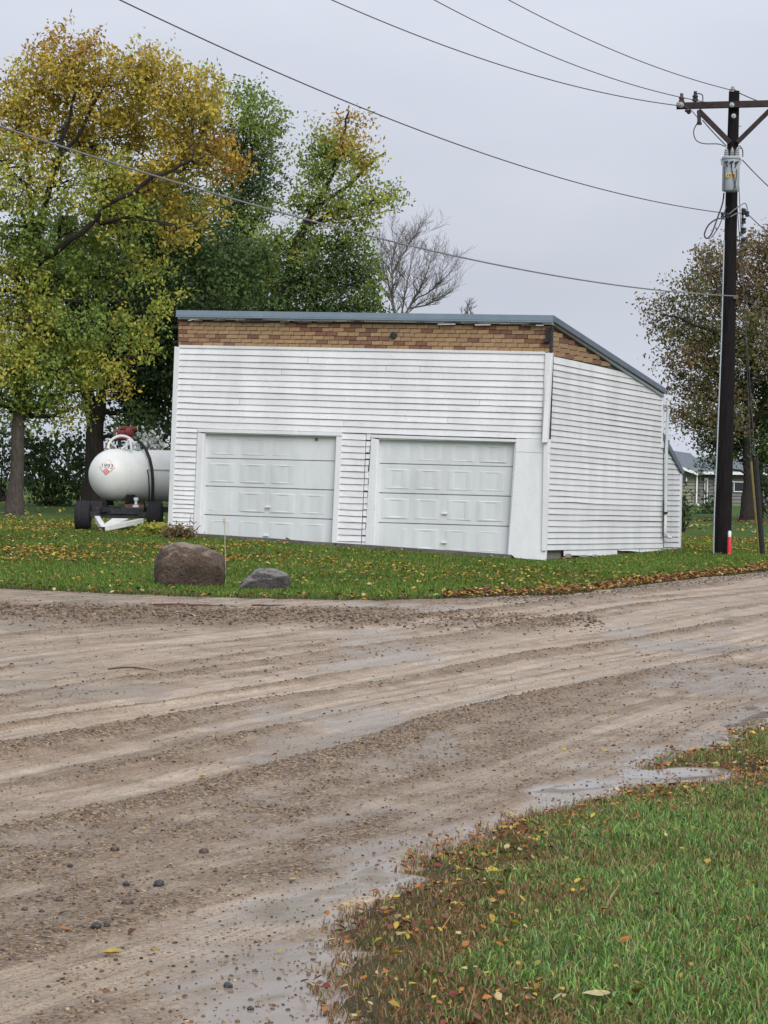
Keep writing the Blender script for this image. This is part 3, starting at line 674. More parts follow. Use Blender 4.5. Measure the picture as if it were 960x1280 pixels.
# pale strip and ragged dark soffit edge
a, b_ = fr(222.5, 394.9, .06), fr(690.5, 401.6, .06)
mb = MB(); mb.hexa([dn(a, .06), dn(b_, .06), b_, a], -n_f * .08); gpart(mb, 'frieze_strip', M['trim'], roof)
for i in range(34):
    t = rnd.random(); w = rnd.uniform(.05, .35); p = a * (1 - t) + b_ * t - UP * rnd.uniform(.045, .085) + n_f * .012
    mb = MB(); mb.box(p, ax_f * w / 2, UP * rnd.uniform(.008, .018), n_f * .01); gpart(mb, 'torn_edge_strip', M['backing'] if i % 3 else M['trim'], roof)
a, b_ = sd_(692.3, 402.8, .04), sd_(830.5, 493.5, .04)
mb = MB(); mb.hexa([dn(a, .05), dn(b_, .05), b_, a], -n_s * .06); gpart(mb, 'rake_board', M['galv'], roof)
# lean-to roof
u0, u1, w0, w1 = sd_(829.8, 541, .05), sd_(856.0, 589.5, .05), sd_(829.8, 549.5, .05), sd_(854.0, 593.5, .05)
mb = MB(); q = [w0, w1, u1, u0]; mb.hexa(q, -n_s * 7.5); gpart(mb, 'lean_to_roof', M['roof_dark'])

# downspout -----------------------------------------------------------------
mb = MB(); P_ = lambda x, y, o=.09: sd_(x, y, o)
mb.tube([P_(829.6, 504.5, .02), P_(832, 506), P_(834.2, 510), P_(834.6, 516), P_(833, 560), P_(832.4, 600), P_(831.8, 641)], .036, 8)
sp_ = gpart(mb, 'downspout', M['spout'], smooth=True)
mb = MB(); mb.tube([P_(831.8, 641.4), P_(831.3, 664), P_(831.8, 668.5), P_(834, 671.2), P_(838.5, 671.6, .14)], .034, 8); gpart(mb, 'lower_spout', M['whitesteel'], sp_, smooth=True)
mb = MB(); mb.box(P_(831.5, 641, .09), ax_f * .045, n_f * .05, UP * .022); gpart(mb, 'joint', M['black'], sp_)
mb = MB(); p, q = sd_(829.3, 625, .05), sd_(828.6, 671, .05); mb.tube([p, q], .012, 6); gpart(mb, 'conduit', M['darkiron'])

# ================================================================== utility pole
pb = at(902.5, 693, 47.0); pt_ = at(918.5, 114, 47.0); PD = 47.0
pb[2] = G1(pb[0], pb[1])
pole_t = thing('utility_pole', pb, 'tall dark tarred wooden utility pole with a crossarm beside the gravel road', 'utility pole')
def pp(px, py, dd=0.0): return at(px, py, PD + dd)
mb = MB(); ps = []; rs = []
for i in range(13):
    t = i / 12; p = pb * (1 - t) + pt_ * t; p = p + np.array([math.sin(t * 5) * .012, 0, -.3 if i == 0 else 0]); ps.append(p); rs.append(lerp(.185, .112, t ** .85))
mb.tube(ps, rs, 16); pole = mb.build('pole', M['tar'], pole_t, pb, smooth=True)
def up_(mb, name, mat, smooth=True, parent=None): return mb.build(name, M[mat], parent or pole_t, pb, smooth=smooth)
mb = MB(); c0, c1 = pp(846, 132.5, -.2), pp(1000, 128.5, -.2)
ax = (c1 - c0) / 2; mb.box((c0 + c1) / 2, ax, (0, .055, 0), (0, 0, .065)); up_(mb, 'crossarm', 'arm', False)
for x0, y0, x1, y1 in ((873, 138, 912.5, 178), (966, 134, 921.5, 178)):
    p, q = pp(x0, y0, -.22), pp(x1, y1, -.18); mb = MB(); dv = (q - p) / 2; s_ = np.cross(dv, (0, 1, 0)); s_ = s_ / np.linalg.norm(s_) * .05
    mb.box((p + q) / 2, dv, s_, (0, .03, 0)); up_(mb, 'brace', 'arm', False)
for px, py in ((914.8, 131, ), (917, 145)):
    mb = MB(); mb.lathe(pp(px, py, -.24), (0, -1, 0), [(0, .05), (.02, .05), (.021, .02), (.06, .02)], 10); up_(mb, 'bolt_washer', 'galv')
def insulator(px, py, dd=-.2, h=.2, mat='brownceramic', axis=(0, 0, 1)):
    mb = MB(); mb.lathe(pp(px, py, dd), axis, [(-h * .5, .015), (-h * .3, .015), (-h * .3, .06), (-h * .1, .065), (-h * .05, .04), (h * .05, .06), (h * .15, .06), (h * .2, .035), (h * .5, .035), (h * .52, .0)], 10); return up_(mb, 'insulator', mat)
insulator(852, 124, -.2, .24); insulator(869, 122, -.2, .26, 'darkiron'); insulator(850.5, 131, -.34, .2, 'ceramic', (-.5, -.86, 0))
insulator(916, 112.5, -.05, .14, 'ceramic'); insulator(984, 122, -.2, .26)
mb = MB(); mb.box(pp(874, 148, -.28), (.035, 0, 0), (0, .035, 0), (0, 0, .1)); mb.cyl(pp(873, 138, -.25), pp(873.4, 153, -.3), .03, 8); mb.box(pp(874, 154.5, -.28), (.05, 0, 0), (0, .03, 0), (0, 0, .025)); up_(mb, 'fuse_cutout', 'darkiron', False)
mb = MB(); mb.box(pp(860, 138.5, -.22), (.06, 0, 0), (0, .05, 0), (0, 0, .02)); mb.lathe(pp(861, 140, -.22), (0, 0, -1), [(0, .05), (.03, .04), (.05, .0)], 8); up_(mb, 'arrester', 'darkiron', False)
def jumper(pts, r=.012, mat='wire', name='jumper_wire'):
    # smooth polyline through pixel points
    P = [np.array(p, float) for p in pts]; out = []
    for i in range(len(P) - 1):
        p0, p1, p2, p3 = P[max(i - 1, 0)], P[i], P[i + 1], P[min(i + 2, len(P) - 1)]
        for k in range(5):
            t = k / 5; out.append(.5 * ((2 * p1) + (-p0 + p2) * t + (2 * p0 - 5 * p1 + 4 * p2 - p3) * t * t + (-p0 + 3 * p1 - 3 * p2 + p3) * t ** 3))
    out.append(P[-1]); mb = MB(); mb.tube([pp(q[0], q[1], q[2]) for q in out], r, 6); return up_(mb, name, mat)
jumper([(869, 119, -.2), (873, 117, -.2), (878, 119, -.2), (878.5, 126, -.2)])
jumper([(871, 155, -.28), (867, 164, -.3), (870, 175, -.3), (880, 179.5, -.3), (898, 180, -.3), (907, 183.5, -.32)])
jumper([(878, 150, -.26), (892, 166, -.3), (908, 182.5, -.32)])
jumper([(855, 132, -.3), (864, 138, -.3), (872, 147, -.3)], .009)
jumper([(924, 182, -.1), (928, 187, -.1), (928.5, 196, -.1)])
jumper([(905, 241, -.3), (903, 255, -.3), (897, 272, -.3), (890, 291, -.3), (884, 298, -.3), (880.5, 293, -.3), (886, 281, -.3), (897, 273.5, -.3), (907, 274, -.25)], .016)
jumper([(908, 258, -.25), (900, 280, -.3), (893, 292, -.3), (889, 297, -.3)], .011)
jumper([(911, 268, -.2), (918, 262, -.24), (924, 258, -.2), (931, 254, -.1), (934, 260, -.1), (932.5, 268, -.1)], .012, 'wire_pale')
jumper([(913, 271, -.22), (922, 266.5, -.24), (931, 267, -.1), (934, 268, -.1)], .012, 'wire_pale')
for px, py in ((903.5, 269), (909, 269.5), (934, 267.5), (929.5, 264)):
    mb = MB(); mb.lathe(pp(px, py, -.2), (0, 0, 1), [(-.06, .02), (-.055, .04), (-.01, .045), (0, .025), (.01, .045), (.055, .04), (.06, .02)], 8); up_(mb, 'clamp', 'darkiron')
mb = MB()  # secondary rack on the right of the pole
mb.box(pp(928, 280, -.05), (.02, 0, 0), (0, .02, 0), (0, 0, .34)); up_(mb, 'rack', 'galv', False)
for y in (265, 276, 288, 301):
    mb = MB(); mb.lathe(pp(929.5, y, -.1), (0, 0, 1), [(-.06, .02), (-.055, .05), (-.02, .05), (0, .03), (.02, .05), (.055, .05), (.06, .02)], 10); up_(mb, 'spool_insulator', 'darkiron')
mb = MB(); mb.tube([pp(905.2, 300, -.17), pp(902, 420, -.2), pp(896.5, 560, -.21), pp(893, 640, -.21), pp(892, 692, -.2)], .014, 6); up_(mb, 'ground_wire', 'galv')
mb = MB(); mb.box(pp(919.5, 371.5, -.12), (.05, 0, 0), (0, .05, 0), (0, 0, .035)); up_(mb, 'cable_clamp', 'rust', False)
for i in range(3):
    mb = MB(); y = 158 + i * 14; mb.tube([pp(923, y, 0), pp(926.5, y - .5, 0)], .012, 6); up_(mb, 'step_bolt', 'galv')

# transformer
tr = thing('pole_transformer', pp(914, 239, -.42), 'grey cylindrical transformer can hung high on the utility pole', 'transformer')
to = np.array(tr.location); tcx = lambda py, dd=-.42: pp(914.2 - (py - 195) * .025, py, dd)
mb = MB(); mb.tube([tcx(239), tcx(238), tcx(200), tcx(197)], [.165, .178, .178, .17], 24); mb.build('can', M['galv'], tr, to, smooth=True)
mb = MB(); mb.tube([tcx(199.4), tcx(197.6), tcx(196.2), tcx(195.2)], [.195, .2, .185, .06], 24); mb.build('lid', M['galv'], tr, to, smooth=True)
for dx, dd in ((-6.3, -.45), (7.2, -.45), (1, -.3)):
    mb = MB(); c = pp(914.3 + dx, 191, dd); mb.lathe(c, (0, 0, 1), [(-.08, .035), (-.07, .055), (-.05, .035), (-.03, .055), (-.01, .035), (.01, .05), (.03, .032), (.05, .045), (.065, .03), (.09, .012), (.12, .01)], 12)
    mb.build('bushing', M['ceramic'], tr, to, smooth=True)
for dx, y in ((-6.5, 202.5), (.5, 202.5), (7, 202.8)):
    mb = MB(); c = pp(914 + dx, y, -.6); mb.box(c, (.035, 0, .012), (0, .03, 0), (-.005, 0, .018)); mb.cyl(c, pp(914 + dx * .75, y + 6, -.62), .014, 6); mb.build('terminal', M['darkiron'], tr, to)
for pts in (((914.5, 204), (915, 212), (917, 222), (919, 231), (920.5, 238)), ((921, 211), (920.5, 222), (918.5, 232), (917, 238)), ((905.5, 208), (905.8, 220), (906, 238))):
    mb = MB(); mb.tube([pp(x, y, -.625) for x, y in pts], .010, 6); mb.build('lead_wire', M['wire'], tr, to, smooth=True)
mb = MB(); a_ = [pp(908, 216.2, -.605), pp(919.5, 216.2, -.605), pp(919.5, 221.8, -.605), pp(908, 221.8, -.605)]; mb.hexa(a_[::-1], np.array([0, .01, 0])); lb = mb.build('warning_label', M['yellow'], tr, to)
for i in range(5):
    mb = MB(); mb.box(pp(909.6 + i * 2.05, 219 + .1 * (i % 2), -.608), (.010, 0, 0), (0, .002, 0), (0, 0, .03)); mb.build('print_mark', M['ink'], lb, to)
for sx in (-1, 1):
    mb = MB(); mb.box(pp(914 + sx * 11.4, 203, -.42), (.02, 0, .012 * sx), (0, .03, 0), (.012 * sx, 0, .06)); mb.build('lifting_lug', M['galv'], tr, to)

# wires ---------------------------------------------------------------------
def span(p, q, sag, r, mat, label, n=40):
    mb = MB(); pts = []
    for i in range(n + 1):
        t = i / n; w = p * (1 - t) + q * t; w = w - UP * sag * 4 * t * (1 - t); pts.append(w)
    mb.tube(pts, r, 6); o = mb.build('power_line', M[mat], None, p, smooth=True); tag(o, label, 'power line', 'overhead lines running to the utility pole'); return o
def wire(p0, p1, p2, d0, d1, r, mat, label, ext=.6):
    """through pixel p0 (at pole, depth d0), p1 mid, p2 near the frame edge (depth d1), carried on past the frame"""
    a, c = at(*p0, d0), at(*p2, d1)
    # parabola in height fitted to the middle pixel
    best = None
    for k in range(1, 60):
        t = k / 60; b_ = a * (1 - t) + c * t; dd = b_ - CAMP; z = dd @ _f; x = 480 + F * (dd @ _r) / z
        if best is None or abs(x - p1[0]) < best[0]: best = (abs(x - p1[0]), t, b_)
    t, b_ = best[1], best[2]; bz = at(p1[0], p1[1], b_[1])[2]; sagc = (b_[2] - bz) / (t * (1 - t)) / 4
    mb = MB(); pts = []
    for i in range(61):
        u = i / 60 * (1 + ext); w = a * (1 - u) + c * u; pts.append(w - UP * sagc * 4 * u * (1 - u))
    mb.tube(pts, r, 6); o = mb.build('power_line', M[mat], None, a, smooth=True); tag(o, label, 'power line', 'overhead lines running to the utility pole'); return o
wire((848, 132), (640, 86), (415, 0), 46.8, 35, .0095, 'wire', 'dark wire ending at the left tip of the crossarm')
wire((893, 129.5), (700, 73), (543, 0), 46.8, 37, .009, 'wire', 'thin wire passing over the crossarm insulator, between the two others at the top')
wire((916, 113), (760, 59), (636, 0), 47.0, 38, .009, 'wire', 'topmost wire, reaching the very top of the pole')
wire((903, 266), (500, 156), (150, 0), 46.8, 26, .009, 'wire', 'single wire sagging across the sky to the pole just under the transformer')
wire((918, 370), (560, 317), (0, 158), 46.75, 25, .0125, 'wire_pale', 'lowest thick pale cable crossing before the trees and over the garage')
def run_right(p0, p1, d0, d1, r, label, sag=.1):
    a, c = at(*p0, d0), at(*p1, d1); span(a, a + (c - a) * 3, sag, r, 'wire', label)
run_right((917, 113), (960, 126), 47, 49.5, .012, 'topmost wire running on to the right from the pole top')
run_right((928, 200), (960, 227), 47, 46, .012, 'wire dropping to the right from beside the transformer can')
run_right((935, 268), (960, 285), 47, 48, .010, 'faint wire dropping to the right from the rack below the transformer')
run_right((922, 370), (962, 384), 47.1, 50, .012, 'thin wire leaving the pole to the right in front of the brown tree')

# guy wires, guards, marker post
def guy(name, base, top, polept, r, mat, label, cat):
    b_ = at(*base, 47.6); b_[2] = G1(b_[0], b_[1]); t_ = at(*top, 47.5); a = pp(*polept)
    o = thing(name, b_, label, cat); mb = MB(); mb.tube([b_ - UP * .1, t_], r, 8); mb.build('guard', M[mat], o, b_, smooth=True)
    mb = MB(); mb.tube([t_, a], .008, 6); mb.build('wire', M['wire'], o, b_); return o
guy('guy_wire', (949.5, 695), (939, 577), (920, 150), .028, 'guardyellow', 'faded yellow guarded guy wire leaning beside the pole', 'guy wire')
guy('guy_wire', (953.5, 695), (944, 573), (921, 250), .062, 'black', 'thick black guarded guy wire leaning right of the yellow one', 'guy wire')
b_ = at(911.5, 694, 46.6); b_[2] = G1(b_[0], b_[1])
mp = thing('marker_post', b_, 'short red marker post with a white cap at the foot of the pole', 'marker post')
h = lambda y: at(911.5, y, 46.6)[2]
mb = MB(); mb.tube([P3(b_, b_[2] - .1), P3(b_, h(672)), P3(b_, h(670.5))], [.042, .042, .03], 12); mb.build('post', M['red'], mp, b_, smooth=True)
mb = MB(); mb.tube([P3(b_, h(672)), P3(b_, h(671)), P3(b_, h(665)), P3(b_, h(663.5))], [.03, .036, .036, .02], 12); mb.build('cap', M['whiteplastic'], mp, b_, smooth=True)

# ================================================================== tank trailer
TD = 46.6
tc_ = at(143, 593.5, TD); TR_ = 32.6 * TD / F
AZ = math.radians(52)                                   # axis: to the right and away from the road
ta = np.array([math.sin(AZ), math.cos(AZ), 0]); tl = np.array([-ta[1], ta[0], 0]); tl = -tl   # tl: camera side / right
gz = G1(tc_[0], tc_[1])
TO = np.array([tc_[0], tc_[1], gz])
tk = thing('tank_trailer', TO, 'white nurse tank trailer with red pump engine parked beside the garage', 'tank trailer')
def tb(mb, name, mat, parent=None, smooth=True, **k): return mb.build(name, M[mat], parent or tk, TO, smooth=smooth, **k)
LEN = 3.7
prof = [(-TR_ * math.cos(a) * .98, TR_ * math.sin(a)) for a in np.linspace(0.0, math.pi / 2, 12)] + [(LEN * k / 6, TR_) for k in range(1, 7)] + [(LEN + TR_ * math.sin(a) * .98, TR_ * math.cos(a)) for a in np.linspace(.15, math.pi / 2, 10)]
mb = MB(); mb.lathe(tc_, ta, prof, 48); tank = tb(mb, 'tank', 'tank')
mb = MB(); mb.lathe(tc_, ta, [(.03, TR_ - .002), (.03, TR_ + .006), (.06, TR_ + .006), (.06, TR_ - .002)], 48); tb(mb, 'weld_band', 'tank', tank)
mb = MB(); s0 = tc_ + ta * .55 + tl * (TR_ * .97) + UP * TR_ * .24; mb.box(s0 + ta * 1.4, ta * 1.5, tl * .025, UP * .012); tb(mb, 'side_rail', 'whitesteel', tank, False)
# placard: on the dome where the pixel ray meets it
def on_dome(px, py):
    d = ray(px, py); oc = CAMP - tc_; A_ = d @ d; B_ = 2 * oc @ d; C_ = oc @ oc - TR_ ** 2; t = (-B_ - math.sqrt(max(0, B_ * B_ - 4 * A_ * C_))) / (2 * A_); return CAMP + d * t
pc = on_dome(133.6, 583.5); nrm = (pc - tc_) / np.linalg.norm(pc - tc_)
pe = np.cross(UP, nrm); pe /= np.linalg.norm(pe); pu = np.cross(nrm, pe)
tlt = .07; pe, pu = pe * math.cos(tlt) - pu * math.sin(tlt), pu * math.cos(tlt) + pe * math.sin(tlt)
def dpt(u, v, off=.004):
    q = pc + pe * u + pu * v - tc_; return tc_ + q / np.linalg.norm(q) * (TR_ + off)
def curved(poly, off, mat, name, parent, n=6):
    mb = MB(); vs = []; fs = []
    a, b_, c, d_ = [np.array(p) for p in poly]
    for i in range(n + 1):
        for j in range(n + 1):
            p = (a * (1 - i / n) + b_ * i / n) * (1 - j / n) + (d_ * (1 - i / n) + c * i / n) * j / n; vs.append(dpt(p[0], p[1], off))
    for i in range(n):
        for j in range(n): o = i * (n + 1) + j; fs.append((o, o + n + 1, o + n + 2, o + 1))
    mb.add(vs, fs); return tb(mb, name, mat, parent, True)
R_ = .178
pl = curved([(0, -R_), (R_, 0), (0, R_), (-R_, 0)], .004, 'pink', 'placard', tk)
q = R_ - .014; curved([(0, -q), (q, 0), (0, q), (-q, 0)], .0065, 'placard', 'placard_field', pl)
q2 = .105; curved([(0, -q), (q2 * .70, -q + q2 * .70), (0, -q + q2 * 1.4), (-q2 * .70, -q + q2 * .70)], .009, 'pink', 'class_mark', pl)
cu = bpy.data.curves.new('number', 'FONT'); cu.body = '1993'; cu.size = .135; cu.align_x = 'CENTER'; cu.align_y = 'CENTER'
to_ = bpy.data.objects.new('number', cu); COL.objects.link(to_); bpy.context.view_layer.update()
tm = bpy.data.meshes.new_from_object(to_.evaluated_get(bpy.context.evaluated_depsgraph_get())); bpy.data.objects.remove(to_)
for v in tm.vertices: v.co = Vector(tuple(dpt(v.co.x, v.co.y + .012, .0105) - TO))
tm.materials.clear(); tm.materials.append(M['ink']); nb = bpy.data.objects.new('number', tm); COL.objects.link(nb); nb.parent = pl
# fittings on top
def loop(c, u, v, r, th, name, mat='whitesteel', a0=0.0, a1=math.pi):
    mb = MB(); mb.tube([c + u * math.cos(a) + v * math.sin(a) for a in np.linspace(a0, a1, 14)], th, 8); return tb(mb, name, mat)
tp = lambda px, dt=0.0: None
top = tc_ + UP * TR_ * .93
g0 = at(152, 561, TD + .1); loop(g0, np.array([.28, .05, 0]), UP * .27, 0, .028, 'guard_loop')
g0 = at(161, 562, TD - .12); loop(g0, np.array([.055, -.04, 0]), UP * .2, 0, .026, 'guard_loop')
g0 = at(171, 562, TD + .25)
mb = MB(); mb.tube([at(160, 556, TD), at(163, 553, TD + .1), at(176, 553.2, TD + .3), at(180, 557, TD + .35), at(181, 563, TD + .35)], .026, 8); tb(mb, 'guard_bar', 'whitesteel')
mb = MB(); mb.tube([at(152, 561, TD - .1), at(157, 557.5, TD - .1), at(160, 555, TD - .1)], .022, 8); tb(mb, 'guard_brace', 'whitesteel')
for px, h_ in ((167, 4), (172, 4.5), (155, 4)):
    mb = MB(); mb.lathe(at(px, 562.5, TD + .15), UP, [(0, .05), (.03, .05), (.03, .03), (.1, .03), (.1, .05), (.13, .05)], 10); tb(mb, 'valve', 'galv')
mb = MB(); mb.tube([at(133.5, 562, TD + .1), at(135, 557, TD + .1), at(137, 554.5, TD + .1), at(139, 557, TD + .1), at(140, 562, TD + .1)], .03, 8); tb(mb, 'lifting_eye', 'guardyellow')
mb = MB(); mb.box(at(134, 557.5, TD + .25), (.035, 0, 0), (0, .03, 0), (0, 0, .07)); tb(mb, 'cap_block', 'rust', None, False)
# red pump engine
ec = at(156, 543, TD + .5); EK = 1.3
mb = MB(); mb.box(ec + UP * -.01, (.17, .03, 0), (-.03, .16, 0), (0, 0, .095)); eng = tb(mb, 'pump_engine', 'redengine', None, False, bevel=.025)
mb = MB(); mb.lathe(ec + np.array([.08, -.1, .05]), (.3, -1, .1), [(0, .06), (.05, .085), (.1, .085), (.12, .05)], 14); tb(mb, 'recoil_cover', 'redengine', eng)
mb = MB(); mb.box(ec + np.array([.09, 0, .13]), (.16, .02, 0), (-.02, .14, 0), (0, 0, .035)); tb(mb, 'fuel_tank', 'redengine', eng, False, bevel=.015)
mb = MB(); mb.box(ec + np.array([-.17, 0, .04]), (.07, 0, .02), (0, .1, 0), (0, 0, .07)); tb(mb, 'air_filter', 'rust', eng, False, bevel=.02)
mb = MB(); mb.box(ec + np.array([-.08, 0, .13]), (.05, 0, .015), (0, .06, 0), (0, 0, .03)); tb(mb, 'muffler', 'rust', eng, False, bevel=.015)
mb = MB(); mb.lathe(ec + np.array([-.12, -.14, 0]), (0, -1, 0), [(0, .05), (.03, .05), (.03, .03)], 10); tb(mb, 'carburettor', 'galv', eng)
for dx in (-.1, .1):
    mb = MB(); mb.box(ec + np.array([dx, 0, -.16]), (.02, 0, 0), (0, .1, 0), (0, 0, .11)); tb(mb, 'engine_leg', 'darkiron', eng, False)
# hoses
hp = [(159, 551.5, .2), (168, 550, .1), (176, 553.5, -.1), (182, 561, -.25), (187, 573, -.42), (190, 587, -.52), (191, 602, -.52), (191, 618, -.42), (190.5, 637, -.3)]
mb = MB(); mb.tube([at(x, y, TD + .25 + d_) for x, y, d_ in hp], .034, 8); tb(mb, 'hose', 'black')
hp = [(166, 564, 0), (175, 569, -.15), (182, 580, -.32), (185.8, 594, -.42), (186.5, 612, -.35), (186.2, 634, -.2)]
mb = MB(); mb.tube([at(x, y, TD + .25 + d_) for x, y, d_ in hp], .013, 6); tb(mb, 'thin_cable', 'black')
# running gear: front axle turned to face the road, rear axle square to the tank
def wheel(c, axdir, name='wheel'):
    ax_ = np.array(axdir, float); ax_ /= np.linalg.norm(ax_); R = .315; w = .15
    mb = MB(); mb.lathe(c - ax_ * 0, ax_, [(-w, R * .60), (-w * 1.02, R * .8), (-w * .96, R * .93), (-w * .8, R * .985), (-w * .62, R), (-w * .56, R * .978), (-w * .5, R), (-w * .2, R * 1.003), (-w * .14, R * .98), (-w * .06, R * 1.003), (w * .1, R * 1.003), (w * .16, R * .98), (w * .24, R * 1.003), (w * .52, R), (w * .58, R * .978), (w * .64, R), (w * .8, R * .985), (w * .96, R * .93), (w * 1.02, R * .8), (w, R * .60)], 32)
    t_ = tb(mb, name, 'tyre'); mb = MB(); mb.lathe(c, ax_, [(-w * .8, .05), (-w * .75, R * .3), (-w * .3, R * .45), (-w * .85, R * .61), (w * .85, R * .61), (w * .3, R * .45), (w * .75, R * .3), (w * .8, .05)], 20); tb(mb, 'rim', 'whitesteel', t_); return t_
wl = px_ground(103.5, 664.5); wr = px_ground(195, 663.5)
wl = at(103.5, 664.5, TD - .55); wr = at(193.5, 663.5, TD - .35)
wl[2] = G1(wl[0], wl[1]) + .31; wr[2] = G1(wr[0], wr[1]) + .31
fa = (wr - wl); fa[2] = 0; fa /= np.linalg.norm(fa); fd = np.array([fa[1], -fa[0], 0])   # fd: towards the camera
wheel(wl, fa + fd * .12); wheel(wr, fa + fd * .12)
ac = (wl + wr) / 2
for s_ in (-1, 1):
    rc = tc_ + ta * 2.9 + tl * .75 * s_; rc[2] = G1(rc[0], rc[1]) + .31; wheel(rc, tl)
mb = MB(); mb.box(ac + UP * .03, fa * .66, fd * .06, UP * .06); tb(mb, 'front_axle', 'darkiron', None, False, bevel=.01)
mb = MB(); rc = tc_ + ta * 2.9; rc[2] = ac[2]; mb.box(rc, tl * .72, ta * .05, UP * .05); tb(mb, 'rear_axle', 'darkiron', None, False)
fz = ac[2] + .11
for s_ in (-1, 1):
    mb = MB(); c = tc_ + ta * 1.6 + tl * .42 * s_; c[2] = fz + .03; mb.box(c, ta * 2.15, tl * .04, UP * .05); tb(mb, 'frame_rail', 'darkiron', None, False)
mb = MB(); mb.box(P3(ac, fz + .02) - fd * .1, fa * .5, fd * .08, UP * .05); tb(mb, 'bolster', 'darkiron', None, False, bevel=.01)
mb = MB(); mb.box(P3(ac, ac[2] + .1) + fd * .05, fa * .38, fd * .05, UP * .05); tb(mb, 'steering_bar', 'darkiron', None, False)
for k_, dx in ((0, 0), (2.6, 0)):
    for s_ in (-1, 1):
        c = tc_ + ta * (.15 + k_) + tl * .36 * s_; mb = MB(); zb_ = fz + .1; zt = tc_[2] - TR_ * .75
        mb.hexa([P3(c - ta * .09 - tl * .02, zb_), P3(c + ta * .09 - tl * .02, zb_), P3(c + ta * .09 + tl * .1 * s_, zt), P3(c - ta * .09 + tl * .1 * s_, zt)], -tl * .05); tb(mb, 'saddle', 'darkiron', None, False)
for px, py, w_, h_ in ((121, 636, .13, .15), (158, 634, .14, .07), (178, 635, .06, .12)):
    mb = MB(); mb.box(at(px, py, TD - .1), (w_, .03, 0), (0, .12, 0), (0, 0, h_ )); tb(mb, 'undergear_bracket', 'darkiron', None, False, bevel=.01)
mb = MB(); c = at(170, 628, TD - .3); mb.lathe(c - UP * .1, UP, [(0, .08), (.05, .08), (.05, .03), (.14, .03), (.14, .05), (.2, .05)], 10); tb(mb, 'outlet_valve', 'whitesteel')
mb = MB(); mb.box(at(168, 633, TD - .3), (.2, 0, 0), (0, .05, 0), (0, 0, .04)); tb(mb, 'outlet_bracket', 'rust', None, False)
# drawbar
tip = at(129.5, 669.5, TD - 1.55); tip[2] = G1(tip[0], tip[1]) + .07
e1 = at(121.5, 648, TD - .75); e2 = at(177, 651, TD - .75)
for a, b_, w_ in ((e1, tip, .055), (e2, tip, .055)):
    mb = MB(); dv = (b_ - a) / 2; s_ = np.cross(dv, UP); s_ = s_ / np.linalg.norm(s_) * w_; mb.box((a + b_) / 2, dv * 1.02, s_, UP * .05); tb(mb, 'drawbar_arm', 'whitesteel', None, False, bevel=.008)
mb = MB(); e3 = at(149, 651, TD - .85); m1 = tip * .78 + e3 * .22
vs = [e3 + fa * .18 + UP * .02, e3 - fa * .14 + UP * .02, m1 - fa * .1, m1 + fa * .1]; mb.hexa(vs, UP * .03); tb(mb, 'drawbar_plate', 'whitesteel', None, False)
mb = MB(); mb.box(tip + fd * .12 - fa * .05, fd * .12 - fa * .04, fa * .05, UP * .04); tb(mb, 'hitch_clevis', 'darkiron', None, False, bevel=.01)
mb = MB(); c = at(175, 658, TD - .7); mb.lathe(c, UP, [(-.16, .04), (.18, .04), (.2, .06)], 10); tb(mb, 'jack_leg', 'darkiron')

# ================================================================== boulders, stake
import bmesh
def boulder(outline, depth, mat, label, seed, flat=()):
    """outline in photo pixels (silhouette, clockwise), filled out to a rounded rock of its own depth"""
    P = [at(x, y, depth) for x, y in outline]; c = np.mean(P, 0); base = min(p[2] for p in P)
    ang = [math.atan2(p[2] - c[2], p[0] - c[0]) for p in P]; rad = [math.hypot(p[2] - c[2], p[0] - c[0]) for p in P]
    od = np.argsort(ang); an = np.array(ang)[od]; ra = np.array(rad)[od]; an = np.r_[an - 2 * math.pi, an, an + 2 * math.pi]; ra = np.r_[ra, ra, ra]
    bm = bmesh.new(); bmesh.ops.create_icosphere(bm, subdivisions=6, radius=1); wd = (max(p[0] for p in P) - min(p[0] for p in P)) / 2
    vs = np.array([v.co for v in bm.verts]); a = np.arctan2(vs[:, 2], vs[:, 0]); R = np.interp(a, an, ra)
    hor = np.hypot(vs[:, 0], vs[:, 2]); e = np.abs(vs[:, 1])
    k = (1 - e ** 2.6) ** (1 / 2.6)
    x = np.cos(a) * R * k; zz = np.sin(a) * R * k; y = np.sign(vs[:, 1]) * e * wd * .8
    n1 = (fbm(x * 2.2 + seed, zz * 2.2 + y * 1.7, seed, 4) - .5) * .20 + (fbm(x * 8, zz * 8 + y * 7, seed + 4, 4) - .5) * .07
    nrm = np.c_[x, y, zz]; nrm /= np.linalg.norm(nrm, axis=1)[:, None]
    q = np.c_[x, y, zz] + nrm * (n1 * (.25 + .75 * e))[:, None]
    for (nx, ny, nz_, dd) in flat:      # chipped facets
        nn_ = np.array((nx, ny, nz_), float); nn_ /= np.linalg.norm(nn_); s_ = q @ nn_; ov = np.maximum(0, s_ - dd); q = q - nn_ * (ov * .92)[:, None]
    for v, p in zip(bm.verts, q): v.co = Vector(p)
    me = bpy.data.meshes.new('boulder'); bm.to_mesh(me); bm.free(); me.materials.append(mat)
    me.polygons.foreach_set('use_smooth', [True] * len(me.polygons)); o = bpy.data.objects.new('boulder', me); COL.objects.link(o); o.location = c; return tag(o, label, 'boulder')
boulder([(192.5, 722), (193, 712), (197, 697), (203, 685), (212, 681.5), (240, 682), (262, 687), (278, 694.5), (282.5, 703), (282, 722), (270, 740), (232, 742), (200, 738)], 31.2, M['rock_brown'], 'big rounded brown boulder on the grass before the left garage door', 3, [(.25, -.85, -.35, .40), (.75, -.3, .55, .47), (-.5, -.8, .25, .50)])
